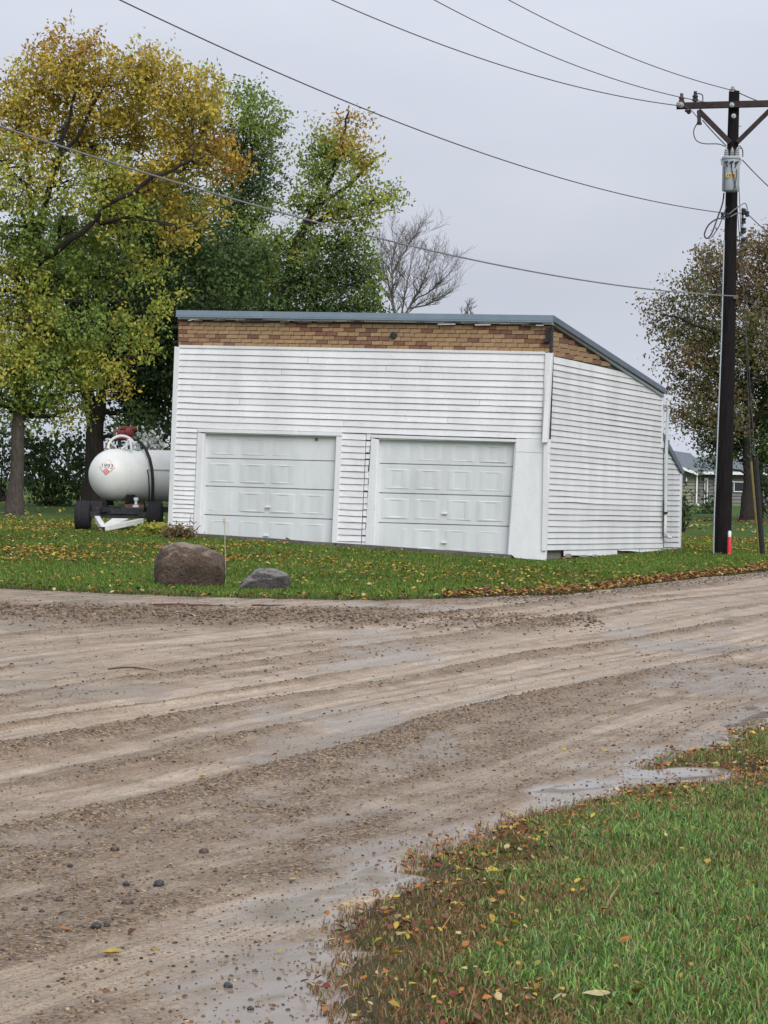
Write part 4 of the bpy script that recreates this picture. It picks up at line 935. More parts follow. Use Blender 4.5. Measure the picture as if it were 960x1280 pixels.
boulder([(294, 738), (298, 731), (311, 719), (330, 712), (350, 713), (360, 719), (361.5, 731), (360, 741), (330, 743), (305, 743)], 30.6, M['rock_grey'], 'small flat grey boulder lying right of the big brown one', 8, [(.1, -.9, -.3, .22), (.1, -.55, .83, .26), (-.6, -.6, .5, .30)])
b_ = px_ground(282, 733)
h_ = at(280.3, 650, b_[1])
st = MB(); st.tube([b_ - UP * .1, (b_ + h_) / 2 + np.array([.006, 0, 0]), h_], .0055, 6); st.tube([h_ - UP * .05, h_ + UP * .02], .011, 6)
o = st.build('marker_stake', mk('bleached_stake', (.34, .32, .24), (.48, .45, .36), 30, .7, 0), None, b_); tag(o, 'thin pale marker stake standing between the two boulders', 'stake')

# ================================================================== plants
def tubes_mesh(mb, name, mat, parent, org, smooth=True): return mb.build(name, mat, parent, org, smooth=smooth)
def leaf_quads(c, size, cols, droop=.35, aspect=.42, seed=0):
    """one diamond shaped leaf per centre"""
    r = np.random.default_rng(seed); n = len(c)
    d = r.normal(size=(n, 3)); d[:, 2] -= droop; d /= np.linalg.norm(d, axis=1)[:, None]
    u = np.cross(d, r.normal(size=(n, 3))); u /= np.linalg.norm(u, axis=1)[:, None] + 1e-9; w = np.cross(d, u)
    L_ = (size * r.uniform(.65, 1.3, n))[:, None]
    a = c - d * L_ * .5; b1 = c + u * L_ * aspect + w * L_ * .1 - d * L_ * .05; e = c + d * L_ * .5; b2 = c - u * L_ * aspect + w * L_ * .1 - d * L_ * .05
    v = np.stack([a, b1, e, b2], 1).reshape(-1, 3); f = np.arange(n * 4).reshape(n, 4)
    return v, f, np.repeat(cols, 4, 0)
PAL = {
    'orange': [(0.454, 0.259, 0.059), (0.497, 0.324, 0.065), (0.367, 0.194, 0.059), (0.518, 0.367, 0.076)],
    'gold': [(0.560, 0.426, 0.078), (0.504, 0.403, 0.078), (0.403, 0.381, 0.078), (0.582, 0.426, 0.073)],
    'yelgreen': [(0.348, 0.396, 0.072), (0.456, 0.444, 0.084), (0.252, 0.336, 0.066), (0.552, 0.480, 0.096)],
    'green': [(0.192, 0.282, 0.066), (0.240, 0.336, 0.078), (0.150, 0.228, 0.054), (0.312, 0.360, 0.072)],
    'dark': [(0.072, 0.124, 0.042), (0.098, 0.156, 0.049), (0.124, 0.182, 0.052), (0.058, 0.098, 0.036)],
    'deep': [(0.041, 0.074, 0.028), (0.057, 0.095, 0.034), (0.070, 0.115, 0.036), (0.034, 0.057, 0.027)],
    'brown': [(.22, .15, .085), (.27, .185, .095), (.18, .135, .07), (.19, .185, .075)],
    'olive': [(0.138, 0.149, 0.057), (0.190, 0.172, 0.069), (0.121, 0.144, 0.057), (0.218, 0.155, 0.086)],
    'white': [(0.550, 0.550, 0.570), (0.600, 0.600, 0.600), (0.400, 0.440, 0.380)],
}
TREES = 'trees behind the garage'
def tree(label, d, trunk, blobs, bark='bark', leaf=.15, density=1.0, seed=1, nm='tree', limbs=(), cat='tree', twigless=0, spread=.8, per=40):
    """trunk: [(px,py,width px)]; blobs: [(px,py,rx,ry,palette,density)] - each blob sits at its own depth round d"""
    r = np.random.default_rng(seed); q = random.Random(seed); k = d / F
    base = at(trunk[0][0], trunk[0][1], d); base[2] = G1(base[0], base[1])
    T = thing(nm, base, label, cat); mb = MB()
    tp = [at(x, y, d) for x, y, w in trunk]; tp[0] = base - UP * .2; tr_ = [w * k / 2 for x, y, w in trunk]
    # root flare
    P = [tp[0], base + UP * .15] + tp[1:]; R = [tr_[0] * 1.45, tr_[0] * 1.2] + tr_[1:]
    P2, R2 = [], []
    for i in range(len(P) - 1):
        for j in range(3):
            t = j / 3; P2.append(P[i] * (1 - t) + P[i + 1] * t + r.normal(size=3) * (R[i] * .06 if j else 0)); R2.append(R[i] * (1 - t) + R[i + 1] * t)
    P2.append(P[-1]); R2.append(R[-1]); mb.tube(P2, R2, 10)
    tubes_mesh(mb, 'trunk', M['bark' if nm == 'ash_tree' else bark], T, base); lm = MB()
    nodes = [(p, w) for p, w in zip(P2[3:], R2[3:])]
    for L_ in limbs:
        pts = [at(x, y, d + dd) for x, y, w, dd in L_]; ws = [w * k / 2 for x, y, w, dd in L_]
        PP, WW = [], []
        for i in range(len(pts) - 1):
            for j in range(4):
                t = j / 4; PP.append(pts[i] * (1 - t) + pts[i + 1] * t + (r.normal(size=3) * .04 if i + j else 0)); WW.append(ws[i] * (1 - t) + ws[i + 1] * t)
        PP.append(pts[-1]); WW.append(ws[-1]); lm.tube(PP, WW, 7); nodes += list(zip(PP[2:], WW[2:]))
    C, Cc = [], []
    for bi, (x, y, rx, ry, pal, dens) in enumerate(blobs):
        c = at(x, y, d + r.uniform(-1, 1) * spread * min(rx, ry) * k * 1.6); rr = np.array([rx * k, (rx + ry) / 2 * k, ry * k])
        # limb from the best trunk node to the blob
        best = min(nodes, key=lambda nd: np.linalg.norm(nd[0] - c) + (2.5 if nd[0][2] > c[2] - .1 * rr[2] else 0)); p0, w0_ = best
        mid = (p0 + c) / 2 + UP * -.12 * np.linalg.norm(c - p0) + r.normal(size=3) * .15; w_ = min(w0_ * .6, .035 + .012 * rx * k * 5)
        seg = []
        for i in range(9):
            t = i / 8; seg.append(p0 * (1 - t) ** 2 + mid * 2 * t * (1 - t) + c * t * t + (r.normal(size=3) * .05 if 0 < i < 8 else 0))
        lm.tube(seg, [w_ * (1 - .65 * i / 8) for i in range(9)], 6, cap=False)
        ncl = max(5, int(dens * density * rx * ry / 52))
        for j in range(ncl):
            v = r.normal(size=3); v /= np.linalg.norm(v); rad = r.uniform(.25, 1.0) ** .55; 
            cc = c + v * rr * rad * r.uniform(.82, 1.16)
            if j % 2 == 0 or twigless:
                s0 = seg[q.randrange(4, 9)]; mm = (s0 + cc) / 2 + r.normal(size=3) * .12; lm.tube([s0, mm, cc, cc + v * .18 * q.random()], [w_ * .30, w_ * .22, .008, .004], 4, cap=False)
            n = int(per * r.uniform(.5, 1.5)); sl_ = r.uniform(.006, .013) * d; sv = v * .8 + r.normal(size=3) * .5 + UP * .15; sv /= np.linalg.norm(sv)
            tt = r.uniform(-.75, .55, n)[:, None]; pts = cc + sv * sl_ * tt + r.normal(size=(n, 3)) * (.0021 * d) * (1.1 - .5 * tt) - UP * .1 * tt * tt
            pc_ = PAL[pal][q.randrange(len(PAL[pal]))]; p2_ = np.array(PAL[pal])[r.integers(0, len(PAL[pal]), n)]
            col = (np.array(pc_) * .6 + p2_ * .4) * r.uniform(.75, 1.25, (n, 1)) * q.uniform(.8, 1.2)
            C.append(pts); Cc.append(col)
    tubes_mesh(lm, 'branches', M[bark], T, base)
    if not twigless:
        C = np.concatenate(C); Cc = np.concatenate(Cc); v, f, cl = leaf_quads(C - base, np.full(len(C), leaf), Cc, aspect=.27, droop=.5, seed=seed)
        np_mesh('crown', v, f, M['leaf'], np.clip(cl, 0, 1), T)
    return T

tree('tall ash turning orange and gold on top, its grey trunk at the far left', 70,
     [(18, 640, 21), (21, 600, 18), (22, 540, 16), (28, 470, 14), (38, 390, 12), (46, 320, 11), (54, 262, 9)],
     [(85, 58, 42, 34, 'orange', .55), (60, 92, 42, 40, 'orange', .55), (35, 112, 42, 46, 'gold', .8), (95, 100, 50, 46, 'gold', .9), (145, 112, 52, 50, 'gold', .9), (190, 96, 46, 40, 'gold', .9), (165, 80, 40, 24, 'orange', .4),
      (235, 118, 42, 42, 'gold', 1), (262, 128, 28, 38, 'yelgreen', 1), (20, 160, 40, 50, 'gold', .8), (75, 160, 52, 46, 'gold', .85), (130, 172, 54, 44, 'gold', .9), (190, 150, 50, 44, 'gold', .9), (225, 172, 42, 34, 'gold', .9), (262, 175, 34, 28, 'orange', .8), (245, 205, 56, 28, 'gold', .8), (290, 210, 26, 24, 'orange', .7),
      (25, 225, 42, 46, 'yelgreen', .8), (85, 225, 46, 40, 'yelgreen', .7), (135, 225, 46, 34, 'yelgreen', .8), (190, 215, 46, 30, 'gold', .7), (215, 245, 44, 26, 'gold', .6), (30, 290, 44, 44, 'green', .8), (95, 285, 50, 40, 'green', .8), (150, 275, 44, 36, 'yelgreen', .7), (225, 285, 36, 26, 'gold', .6), (260, 265, 30, 22, 'gold', .5),
      (18, 350, 40, 42, 'yelgreen', .9), (70, 345, 50, 40, 'green', .8), (130, 340, 50, 40, 'green', .6), (185, 335, 34, 30, 'yelgreen', .5), (205, 365, 22, 26, 'yelgreen', .5), (12, 395, 30, 34, 'gold', .8), (55, 405, 48, 40, 'yelgreen', .9), (110, 410, 50, 38, 'green', .8), (165, 410, 40, 40, 'yelgreen', .5), (185, 440, 22, 30, 'yelgreen', .4),
      (20, 455, 40, 38, 'yelgreen', .9), (65, 465, 42, 36, 'green', .9), (110, 465, 40, 38, 'yelgreen', .8), (40, 505, 46, 28, 'green', .9), (85, 510, 34, 26, 'yelgreen', .8), (10, 500, 30, 34, 'green', .8), (-25, 190, 40, 50, 'gold', .8), (-40, 270, 44, 44, 'yelgreen', .8), (-30, 350, 44, 40, 'green', .8), (-35, 430, 44, 40, 'yelgreen', .8), (-25, 490, 36, 30, 'green', .8), (152, 480, 14, 28, 'gold', .4)],
     'barkdark', .15, 1.25, 5, 'ash_tree',
     [[(46, 320, 9, 0), (38, 250, 7, .5), (34, 190, 5, .8), (22, 130, 3.5, 1)], [(50, 290, 9, 0), (66, 215, 7, -.5), (82, 160, 5, -.8), (98, 100, 3.2, -1)], [(66, 205, 6, -.4), (100, 165, 4.5, -.8), (128, 110, 3.2, -1.2)],
      [(46, 330, 9, 0), (90, 300, 7.5, -1), (140, 255, 6, -1.5), (192, 225, 5, -1.8), (240, 200, 3.5, -2)], [(120, 275, 5, -1.2), (170, 272, 4, -1.5), (215, 282, 3, -2)], [(38, 400, 8, 0), (62, 330, 6, 1), (80, 270, 4.5, 1.4)]])
tree('dark green tree with a thick forking trunk behind the white tank', 80,
     [(119, 622, 30), (118, 580, 25), (119, 530, 22), (112, 500, 18), (98, 470, 13), (85, 420, 9)],
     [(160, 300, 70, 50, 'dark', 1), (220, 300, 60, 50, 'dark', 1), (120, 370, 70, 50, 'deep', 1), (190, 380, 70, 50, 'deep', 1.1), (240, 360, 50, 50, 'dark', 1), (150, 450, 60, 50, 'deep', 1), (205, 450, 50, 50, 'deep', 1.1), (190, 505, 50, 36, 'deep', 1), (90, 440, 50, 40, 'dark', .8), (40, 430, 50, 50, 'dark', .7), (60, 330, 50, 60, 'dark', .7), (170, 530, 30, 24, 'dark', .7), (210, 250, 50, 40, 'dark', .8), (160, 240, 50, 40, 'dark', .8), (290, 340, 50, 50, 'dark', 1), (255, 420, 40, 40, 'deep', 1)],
     'barkdark', .19, 1.6, 12, 'broad_tree',
     [[(119, 535, 17, 0), (128, 490, 13, -.5), (140, 430, 10, -1), (165, 360, 7, -1)], [(128, 490, 9, -.4), (160, 430, 7, .5), (205, 370, 5, 1)]])
tree('upright green tree rising just right of the orange crown', 92,
     [(278, 625, 22), (280, 520, 18), (286, 420, 14), (296, 320, 10), (304, 240, 6)],
     [(312, 125, 26, 26, 'green', .9), (322, 158, 36, 32, 'green', 1), (300, 185, 36, 38, 'dark', 1), (330, 200, 28, 30, 'green', 1), (315, 235, 38, 34, 'dark', 1), (290, 260, 40, 40, 'dark', 1), (325, 268, 30, 22, 'green', .8), (300, 310, 46, 36, 'dark', 1), (265, 330, 46, 40, 'deep', 1), (320, 350, 44, 38, 'deep', 1), (280, 390, 50, 30, 'deep', 1)],
     'barkdark', .17, 1.55, 23, 'upright_tree')
tree('loose green tree with a russet top above the middle of the garage roof', 88,
     [(350, 625, 26), (350, 480, 22), (352, 390, 15), (368, 310, 11), (392, 262, 8), (412, 225, 6)],
     [(432, 152, 26, 18, 'orange', .30), (425, 170, 38, 26, 'yelgreen', .7), (450, 185, 28, 26, 'orange', .35), (405, 195, 30, 30, 'green', .8), (440, 205, 34, 26, 'yelgreen', .6), (392, 220, 20, 26, 'green', .9), (425, 240, 44, 26, 'green', .7), (465, 245, 30, 22, 'yelgreen', .8), (488, 245, 14, 14, 'green', .8), (440, 272, 44, 20, 'yelgreen', .7), (385, 255, 26, 22, 'green', .8), (366, 250, 18, 14, 'green', .6),
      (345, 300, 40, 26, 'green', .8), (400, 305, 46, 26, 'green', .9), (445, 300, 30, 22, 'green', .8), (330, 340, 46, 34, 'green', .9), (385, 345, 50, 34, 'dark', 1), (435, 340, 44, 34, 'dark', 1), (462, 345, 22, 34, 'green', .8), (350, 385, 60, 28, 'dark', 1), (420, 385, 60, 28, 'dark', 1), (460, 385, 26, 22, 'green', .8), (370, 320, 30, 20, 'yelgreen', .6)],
     'barkdark', .165, 1.55, 31, 'maple_tree',
     [[(392, 262, 6, 0), (430, 235, 5, .5), (462, 205, 4, .8), (482, 190, 2.2, 1)], [(412, 225, 5, 0), (428, 180, 3.5, -.4), (436, 140, 2, -.6)], [(380, 285, 6, 0), (420, 265, 4.5, -.5), (470, 250, 3, -1)]])

# leafless trees: drawn limbs with fine twigs growing off them
def bare_tree(base, d, label, seed, trunk, limbs, twl=.9):
    q = random.Random(seed); k = d / F; b0 = at(*base, d); b0[2] = G1(b0[0], b0[1]); T = thing('bare_tree', b0, label, 'tree'); tm_ = MB(); mb = MB()
    tm_.tube([b0 - UP * .2] + [at(x, y, d) for x, y, w in trunk[1:]], [w * k / 2 for x, y, w in trunk], 8); tm_.build('trunk', M['palebark'], T, b0, smooth=True)
    def twig(p, dr, ln, w, lev):
        pts = [p]; dd = dr.copy()
        for i in range(4):
            dd = dd + np.array([q.gauss(0, .16), q.gauss(0, .16), q.gauss(.05, .12)]); dd /= np.linalg.norm(dd); pts.append(pts[-1] + dd * ln / 4)
        mb.tube(pts, [max(.0042, w * (1 - .6 * i / 4)) for i in range(5)], 4, cap=False)
        if lev:
            for o in pts[1:]:
                for _ in range(2 if q.random() < .6 else 1):
                    nd = dd + np.array([q.gauss(0, .55), q.gauss(0, .55), q.uniform(-.15, .4)]); nd /= np.linalg.norm(nd); twig(o, nd, ln * q.uniform(.45, .75), w * .6, lev - 1)
    for Lm in limbs:
        dd0 = q.uniform(-1.5, 1.5); P = [at(x, y, d + dd0 * i / len(Lm)) for i, (x, y, w) in enumerate(Lm)]; PP, WW = [], []
        for i in range(len(P) - 1):
            for m_ in range(4): t = m_ / 4; PP.append(P[i] * (1 - t) + P[i + 1] * t + np.array([q.gauss(0, .03), q.gauss(0, .05), q.gauss(0, .03)])); WW.append((Lm[i][2] * (1 - t) + Lm[i + 1][2] * t) * k / 2 * .62)
        PP.append(P[-1]); WW.append(Lm[-1][2] * k / 2 * .6); mb.tube(PP, WW, 5, cap=False)
        for i in range(2, len(PP)):
            dr = PP[i] - PP[i - 1]; dr /= np.linalg.norm(dr)
            for _ in range(2):
                nd = dr + np.array([q.gauss(0, .5), q.gauss(0, .5), q.uniform(-.05, .35)]); nd /= np.linalg.norm(nd); twig(PP[i], nd, twl * q.uniform(.6, 1.35), max(.007, WW[i] * .45), 1 if q.random() < .55 else 2)
    mb.build('branches', M['palebark'], T, b0, smooth=True)
bare_tree((497, 625), 100, 'bare grey leafless tree peeking over the garage roof', 44, [(497, 625, 12), (496, 500, 10), (494, 410, 7)],
          [[(494, 412, 7), (491, 370, 5), (489, 335, 3.4), (494, 308, 1.6)], [(492, 372, 4), (481, 345, 3), (477, 318, 1.4)], [(490, 345, 3.6), (503, 320, 2.6), (517, 296, 1.2)], [(494, 412, 6), (515, 378, 4), (528, 355, 3), (536, 330, 1.4)], [(517, 376, 3.6), (540, 362, 2.8), (562, 343, 1.3)], [(510, 386, 4), (536, 380, 3), (556, 366, 1.3)], [(500, 400, 4), (508, 360, 3), (514, 330, 1.4)]])
bare_tree((584, 622), 120, 'tiny bare treetop just above the roof edge, right of the larger bare tree', 9, [(584, 622, 6), (584, 500, 5), (583, 420, 4)], [[(583, 425, 3), (580, 400, 2), (577, 388, 1)], [(583, 422, 3), (587, 398, 2), (590, 382, 1)], [(584, 405, 1.4), (583, 390, 1), (584, 381, .8)]], .22)

tree('broad brown and olive tree behind the utility pole', 100,
     [(934, 651, 17), (935, 610, 12.5), (934, 560, 11), (936, 500, 10), (938, 440, 8), (942, 380, 6)],
     [(945, 310, 34, 24, 'brown', .7), (905, 325, 36, 26, 'brown', .7), (880, 335, 24, 22, 'brown', .5), (985, 320, 50, 34, 'brown', .7), (865, 365, 34, 26, 'olive', .5), (905, 370, 42, 34, 'brown', .8), (950, 365, 42, 36, 'brown', .8), (1000, 380, 50, 50, 'olive', .8), (838, 380, 24, 18, 'olive', .4), (820, 388, 18, 18, 'brown', .35), (818, 415, 18, 14, 'brown', .35), (845, 415, 30, 20, 'olive', .5), (835, 440, 22, 18, 'brown', .45), (880, 415, 40, 34, 'olive', .7), (930, 420, 44, 36, 'olive', .9), (985, 440, 50, 50, 'olive', .9), (865, 450, 34, 24, 'brown', .6), (848, 468, 18, 18, 'brown', .4), (900, 470, 40, 34, 'olive', .9), (945, 480, 42, 36, 'dark', .9), (870, 490, 32, 24, 'brown', .6), (860, 520, 22, 18, 'brown', .45), (895, 520, 38, 30, 'olive', .9), (940, 530, 44, 34, 'dark', 1), (990, 510, 50, 50, 'dark', 1), (885, 555, 22, 22, 'dark', .7), (910, 560, 26, 22, 'dark', .8), (960, 565, 40, 24, 'dark', .9), (846, 515, 12, 12, 'brown', .3), (884, 578, 14, 12, 'dark', .5)],
     'barkdark', .165, 2.6, 51, 'broad_tree',
     [[(938, 460, 6, 0), (905, 420, 5, -.8), (870, 405, 3.5, -1.2), (835, 395, 2, -1.5)], [(936, 500, 6, 0), (900, 470, 4.5, .8), (865, 455, 3, 1)], [(940, 420, 6, 0), (965, 360, 4, 1), (985, 310, 3, 1)], [(935, 540, 5, 0), (960, 500, 4, -1), (990, 450, 3, -1)]])
# second thinner trunk behind it
tree('slim dark tree standing close behind the broad brown tree', 108, [(950, 650, 8), (950, 600, 6.5), (953, 540, 6), (956, 480, 5)],
     [(965, 470, 30, 40, 'dark', .7), (975, 520, 34, 30, 'dark', .7)], 'barkdark', .18, .8, 71, 'slim_tree')

# shrubs ---------------------------------------------------------------
def shrub(label, d, base, blobs, leaf=.12, density=1.0, seed=1, nm='shrub'):
    r = np.random.default_rng(seed); q = random.Random(seed); k = d / F; b0 = at(*base, d); b0[2] = G1(b0[0], b0[1])
    T = thing(nm, b0, label, 'shrub'); mb = MB(); C, Cc = [], []
    for x, y, rx, ry, pal, dens in blobs:
        c = at(x, y, d); c = c + np.array([0, r.uniform(-1, 1) * rx * k * .5, 0]); rr = np.array([rx, rx * .8, ry]) * k
        for j in range(max(4, int(dens * density * rx * ry / 40))):
            v = r.normal(size=3); v /= np.linalg.norm(v); cc = c + v * rr * r.uniform(.2, 1) ** .5; cc[2] = max(cc[2], b0[2] + .05)
            if j % 2 == 0: mb.tube([b0 + r.normal(size=3) * np.array([.2, .2, 0]) * rx * k * .6 - UP * .05, (b0 + cc) / 2 + r.normal(size=3) * .1, cc], [.02, .014, .006], 4, cap=False)
            n = int(22 * r.uniform(.5, 1.4)); cr = .0026 * d; pts = cc + r.normal(size=(n, 3)) * cr; pts[:, 2] = np.maximum(pts[:, 2], b0[2] + .02)
            pp_ = np.array(PAL[pal]); C.append(pts); Cc.append((pp_[q.randrange(len(pp_))] * .6 + pp_[r.integers(0, len(pp_), n)] * .4) * r.uniform(.7, 1.3, (n, 1)))
    mb.build('stems', M['barkdark'], T, b0); C = np.concatenate(C); Cc = np.concatenate(Cc); v, f, cl = leaf_quads(C - b0, np.full(len(C), leaf), Cc, seed=seed)
    np_mesh('foliage', v, f, M['leaf'], np.clip(cl, 0, 1), T); return T
shrub('dark leafy shrub just right of the grey ash trunk', 84, (60, 628), [(50, 600, 26, 26, 'deep', 1), (68, 575, 30, 32, 'dark', 1), (85, 605, 24, 24, 'deep', 1), (45, 560, 24, 30, 'deep', .8), (70, 622, 26, 10, 'dark', 1)], .18, 1, 3)
shrub('dark shrub behind the left wheel of the tank trailer', 86, (100, 630), [(98, 590, 22, 30, 'dark', 1), (92, 560, 20, 24, 'deep', .8), (104, 618, 20, 12, 'green', 1)], .18, 1, 4)
shrub('low dark bushes at the far left edge of the picture', 95, (2, 624), [(-5, 590, 22, 30, 'deep', .8), (-25, 600, 30, 30, 'dark', .8), (-70, 595, 36, 34, 'dark', .8), (-110, 600, 34, 30, 'deep', .8), (2, 555, 22, 40, 'deep', .9), (10, 612, 14, 12, 'dark', 1), (30, 570, 20, 40, 'deep', .9)], .19, 1, 5)
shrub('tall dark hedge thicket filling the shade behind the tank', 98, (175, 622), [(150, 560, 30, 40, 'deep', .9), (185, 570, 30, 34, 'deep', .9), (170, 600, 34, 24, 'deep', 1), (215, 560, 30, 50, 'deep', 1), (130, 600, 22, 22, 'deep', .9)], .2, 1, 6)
shrub('dark bush with white leaf clumps showing above the tank near the garage corner', 60, (196, 640), [(190, 556, 12, 9, 'white', .7), (202, 560, 10, 6, 'white', .7), (196, 580, 18, 20, 'dark', 1), (184, 551, 4, 8, 'white', .8)], .12, 1.2, 7)  # white leaf colour on the upper clumps, dark green below
shrub('round dark bush in front of the grey house', 120, (890, 650), [(888, 635, 11, 14, 'deep', 1.4), (893, 622, 8, 10, 'deep', 1.2), (885, 645, 9, 7, 'deep', 1.2)], .16, 1.6, 8)
shrub('narrow dark bush at the rear corner of the garage', 70, (854, 652), [(854, 636, 4, 16, 'deep', 2), (857, 645, 3.5, 6, 'dark', 2), (853, 620, 3, 8, 'deep', 2)], .09, 3, 9)
shrub('dark bush at the right edge behind the guy wires', 105, (964, 640), [(960, 615, 12, 22, 'deep', 1.3), (975, 600, 16, 26, 'deep', 1.2), (953, 630, 7, 10, 'deep', 1.2)], .17, 1.3, 10)
shrub('small green bush at the wall foot beyond the tank wheels', 90, (148, 628), [(150, 624, 20, 6, 'green', 1)], .17, 1, 11)

# dead weed clump and green weed at the garage corner
def weed(label, base, d, n, hmin, hmax, wd, colors, seed, nm, leaf=0, lcol='green'):
    q = random.Random(seed); r = np.random.default_rng(seed); b0 = at(*base, d); b0[2] = G1(b0[0], b0[1]); T = thing(nm, b0, label, 'weeds'); mb = MB(); ends = []
    for i in range(n):
        x = q.gauss(0, wd * .4); s = b0 + np.array([x, q.gauss(0, .12), -.03]); h_ = q.uniform(hmin, hmax) * math.exp(-(x / wd) ** 2); t = np.array([q.gauss(0, .3) + x * .7, q.gauss(0, .25), 1]); t /= np.linalg.norm(t)
        mid = s + t * h_ * .55; e = mid + (t + np.array([q.gauss(0, .5), q.gauss(0, .4), -.35])) * h_ * .45; mb.tube([s, mid, e], [.012, .009, .004], 4, cap=False); ends += [mid, e, (mid + e) / 2]
    mb.build('stems', colors, T, b0)
    if leaf:
        c = np.repeat(np.array(ends), 3, 0) + r.normal(size=(len(ends) * 3, 3)) * .05; pp_ = np.array(PAL[lcol]); v, f, cl = leaf_quads(c - b0, np.full(len(c), leaf), pp_[r.integers(0, len(pp_), len(c))], seed=seed); np_mesh('leaves', v, f, M['leaf'], cl, T)
    return T
weed('clump of dead dark red weeds against the left corner of the garage', (222, 682), 42.7, 120, .16, .34, .32, mk('dead_weed_stem', (.035, .012, .012), (.085, .035, .03), 30, .9, 0), 3, 'dead_weeds', .05, 'brown')
weed('pale green weeds beside the left corner of the garage', (195, 679), 43.8, 44, .14, .34, .36, mk('weed_stem', (.12, .14, .04), (.2, .2, .07), 30, .8, 0), 4, 'green_weeds', .09, 'yelgreen')
mb = MB()
for pts in ([(237, 668), (238, 660), (236.8, 652), (239, 643)], [(233, 676), (243, 664), (250.5, 656.5)], [(235, 678), (246, 677), (254, 669), (256, 664)], [(238, 650), (242, 655), (246, 652)]):
    mb.tube([fr(x, y, .12 + .03 * i) for i, (x, y) in enumerate(pts)], [.009, .008, .006, .004][:len(pts)], 5)
tw = mb.build('bare_twigs', M['twig'], None, fr(237, 680, .12)); tag(tw, 'thin bare twigs rising out of the dead weeds in front of the left door frame', 'twigs')

# ================================================================== grey house
HD = 165.0
def hp_(px, py, dd=0.0): return at(px, py, HD + dd)
hb = hp_(885, 634); hb[2] = G1(hb[0], hb[1])
H = thing('house', hb, 'low grey green house with white trim and grey roof in the distance', 'house')
def hbld(mb, name, mat, parent=None, **k): return mb.build(name, M[mat] if isinstance(mat, str) else mat, parent or H, hb, **k)
def hbox(x0, y0, x1, y1, d0, d1):
    a, b_ = hp_(x0, y1, d0), hp_(x1, y0, d0); mb = MB(); c = (a + b_) / 2; c[1] += (d1 - d0) / 2; mb.box(c, ((b_[0] - a[0]) / 2, 0, 0), (0, (d1 - d0) / 2, 0), (0, 0, (b_[2] - a[2]) / 2)); return mb
# nearer wing (olive) with lap siding, and set-back main wing (grey)
def siding_wall(x0, x1, y0, y1, d0, d1, mat, name, n):
    core = hbox(x0, y0, x1, y1, d0 + .1, d1); w = hbld(core, name, mat)
    for i in range(n):
        a, b_ = lerp(y0, y1, i / n), lerp(y0, y1, (i + 1) / n)
        mb = MB(); TL, TR2, BR, BL = hp_(x0, a, d0 + .09), hp_(x1, a, d0 + .09), hp_(x1, b_ - .14, d0 + .02), hp_(x0, b_ - .14, d0 + .02); mb.hexa([BL, BR, TR2, TL], np.array([0, .09, 0])); hbld(mb, 'siding_board', mat, w)
    return w
siding_wall(820, 870.3, 586, 632, 0, 10, 'sid_green', 'front_wing_wall', 11)
siding_wall(872, 1010, 590, 633, 3, 12, 'sid_grey', 'wall', 10)
mb = hbox(869.8, 590, 872.4, 632, -.15, .3); hbld(mb, 'corner_post', 'whiteplastic')
mb = MB(); mb.tube([hp_(871.6, 630, -.2), hp_(873.4, 632.8, -.5)], .08, 6); hbld(mb, 'downspout_elbow', 'whiteplastic')
mb = hbox(820, 632, 1010, 637, 2.9, 9); hbld(mb, 'foundation', 'concrete')
mb = hbox(815, 632, 871, 634, .2, 9); hbld(mb, 'skirt', 'black')
# roofs: front wing slopes to the right, main roof behind it
def hroof(pts, th, name):
    mb = MB(); P = [hp_(*p) for p in pts]; mb.add(P + [p - UP * th for p in P], [tuple(range(len(P))), tuple(range(2 * len(P) - 1, len(P) - 1, -1))] + [(i, (i + 1) % len(P), len(P) + (i + 1) % len(P), len(P) + i) for i in range(len(P))]); return hbld(mb, name, 'shingle')
rf = hroof([(826, 573.5, -.6), (874, 591.8, -.6), (862, 566.5, 7), (826, 561, 7)], .1, 'roof')
hroof([(874, 591.8, -.55), (886, 584, 6), (862, 566.4, 7)], .1, 'hip_roof')
hroof([(870, 590, 2.4), (1015, 591.5, 2.4), (1015, 574, 8), (866, 572, 8)], .1, 'main_roof')
def hstrip(x0, y0, x1, y1, dd, h_, name, mat='whiteplastic'):
    a, b_ = hp_(x0, y0, dd), hp_(x1, y1, dd); mb = MB(); mb.hexa([a - UP * h_, b_ - UP * h_, b_, a], np.array([0, .12, 0])); return hbld(mb, name, mat)
hstrip(851, 582.8, 872.8, 591, -.72, .2, 'fascia'); hstrip(872, 589.5, 1012, 591, 2.25, .2, 'fascia')
# windows, door, lamp
def hwin(x0, y0, x1, y1, dd, name='window'):
    w = hbox(x0, y0, x1, y1, dd - .08, dd + .05); f_ = hbld(w, name, 'whiteplastic'); g_ = hbox(x0 + 1.2, y0 + 1.3, x1 - 1.2, y1 - 1.4, dd - .10, dd - .06); hbld(g_, 'pane', 'glass', f_)
hwin(917, 602, 935, 615, 3); hwin(936, 599.5, 948, 616, 3)
hstrip(914, 600, 917.5, 601.6, 2.85, .1, 'bracket_lamp')
w = hbox(880, 597.5, 885.2, 632, 2.9, 3.05); f_ = hbld(w, 'door', 'whiteplastic'); hbld(hbox(881.2, 599.5, 884, 631, 2.86, 2.92), 'door_panel', 'sid_grey', f_)
f_ = hbld(hbox(893, 598, 896, 614, 2.9, 3.05), 'narrow_window', 'whiteplastic'); hbld(hbox(893.7, 599.5, 895.4, 612, 2.86, 2.92), 'pane', 'glass', f_)
f_ = hbld(hbox(855.2, 597, 859.8, 602.4, -.15, 0), 'wall_lamp', 'ink'); hbld(hbox(857.4, 597.6, 859.0, 601.8, -.2, -.14), 'lamp_glass', 'whiteplastic', f_)
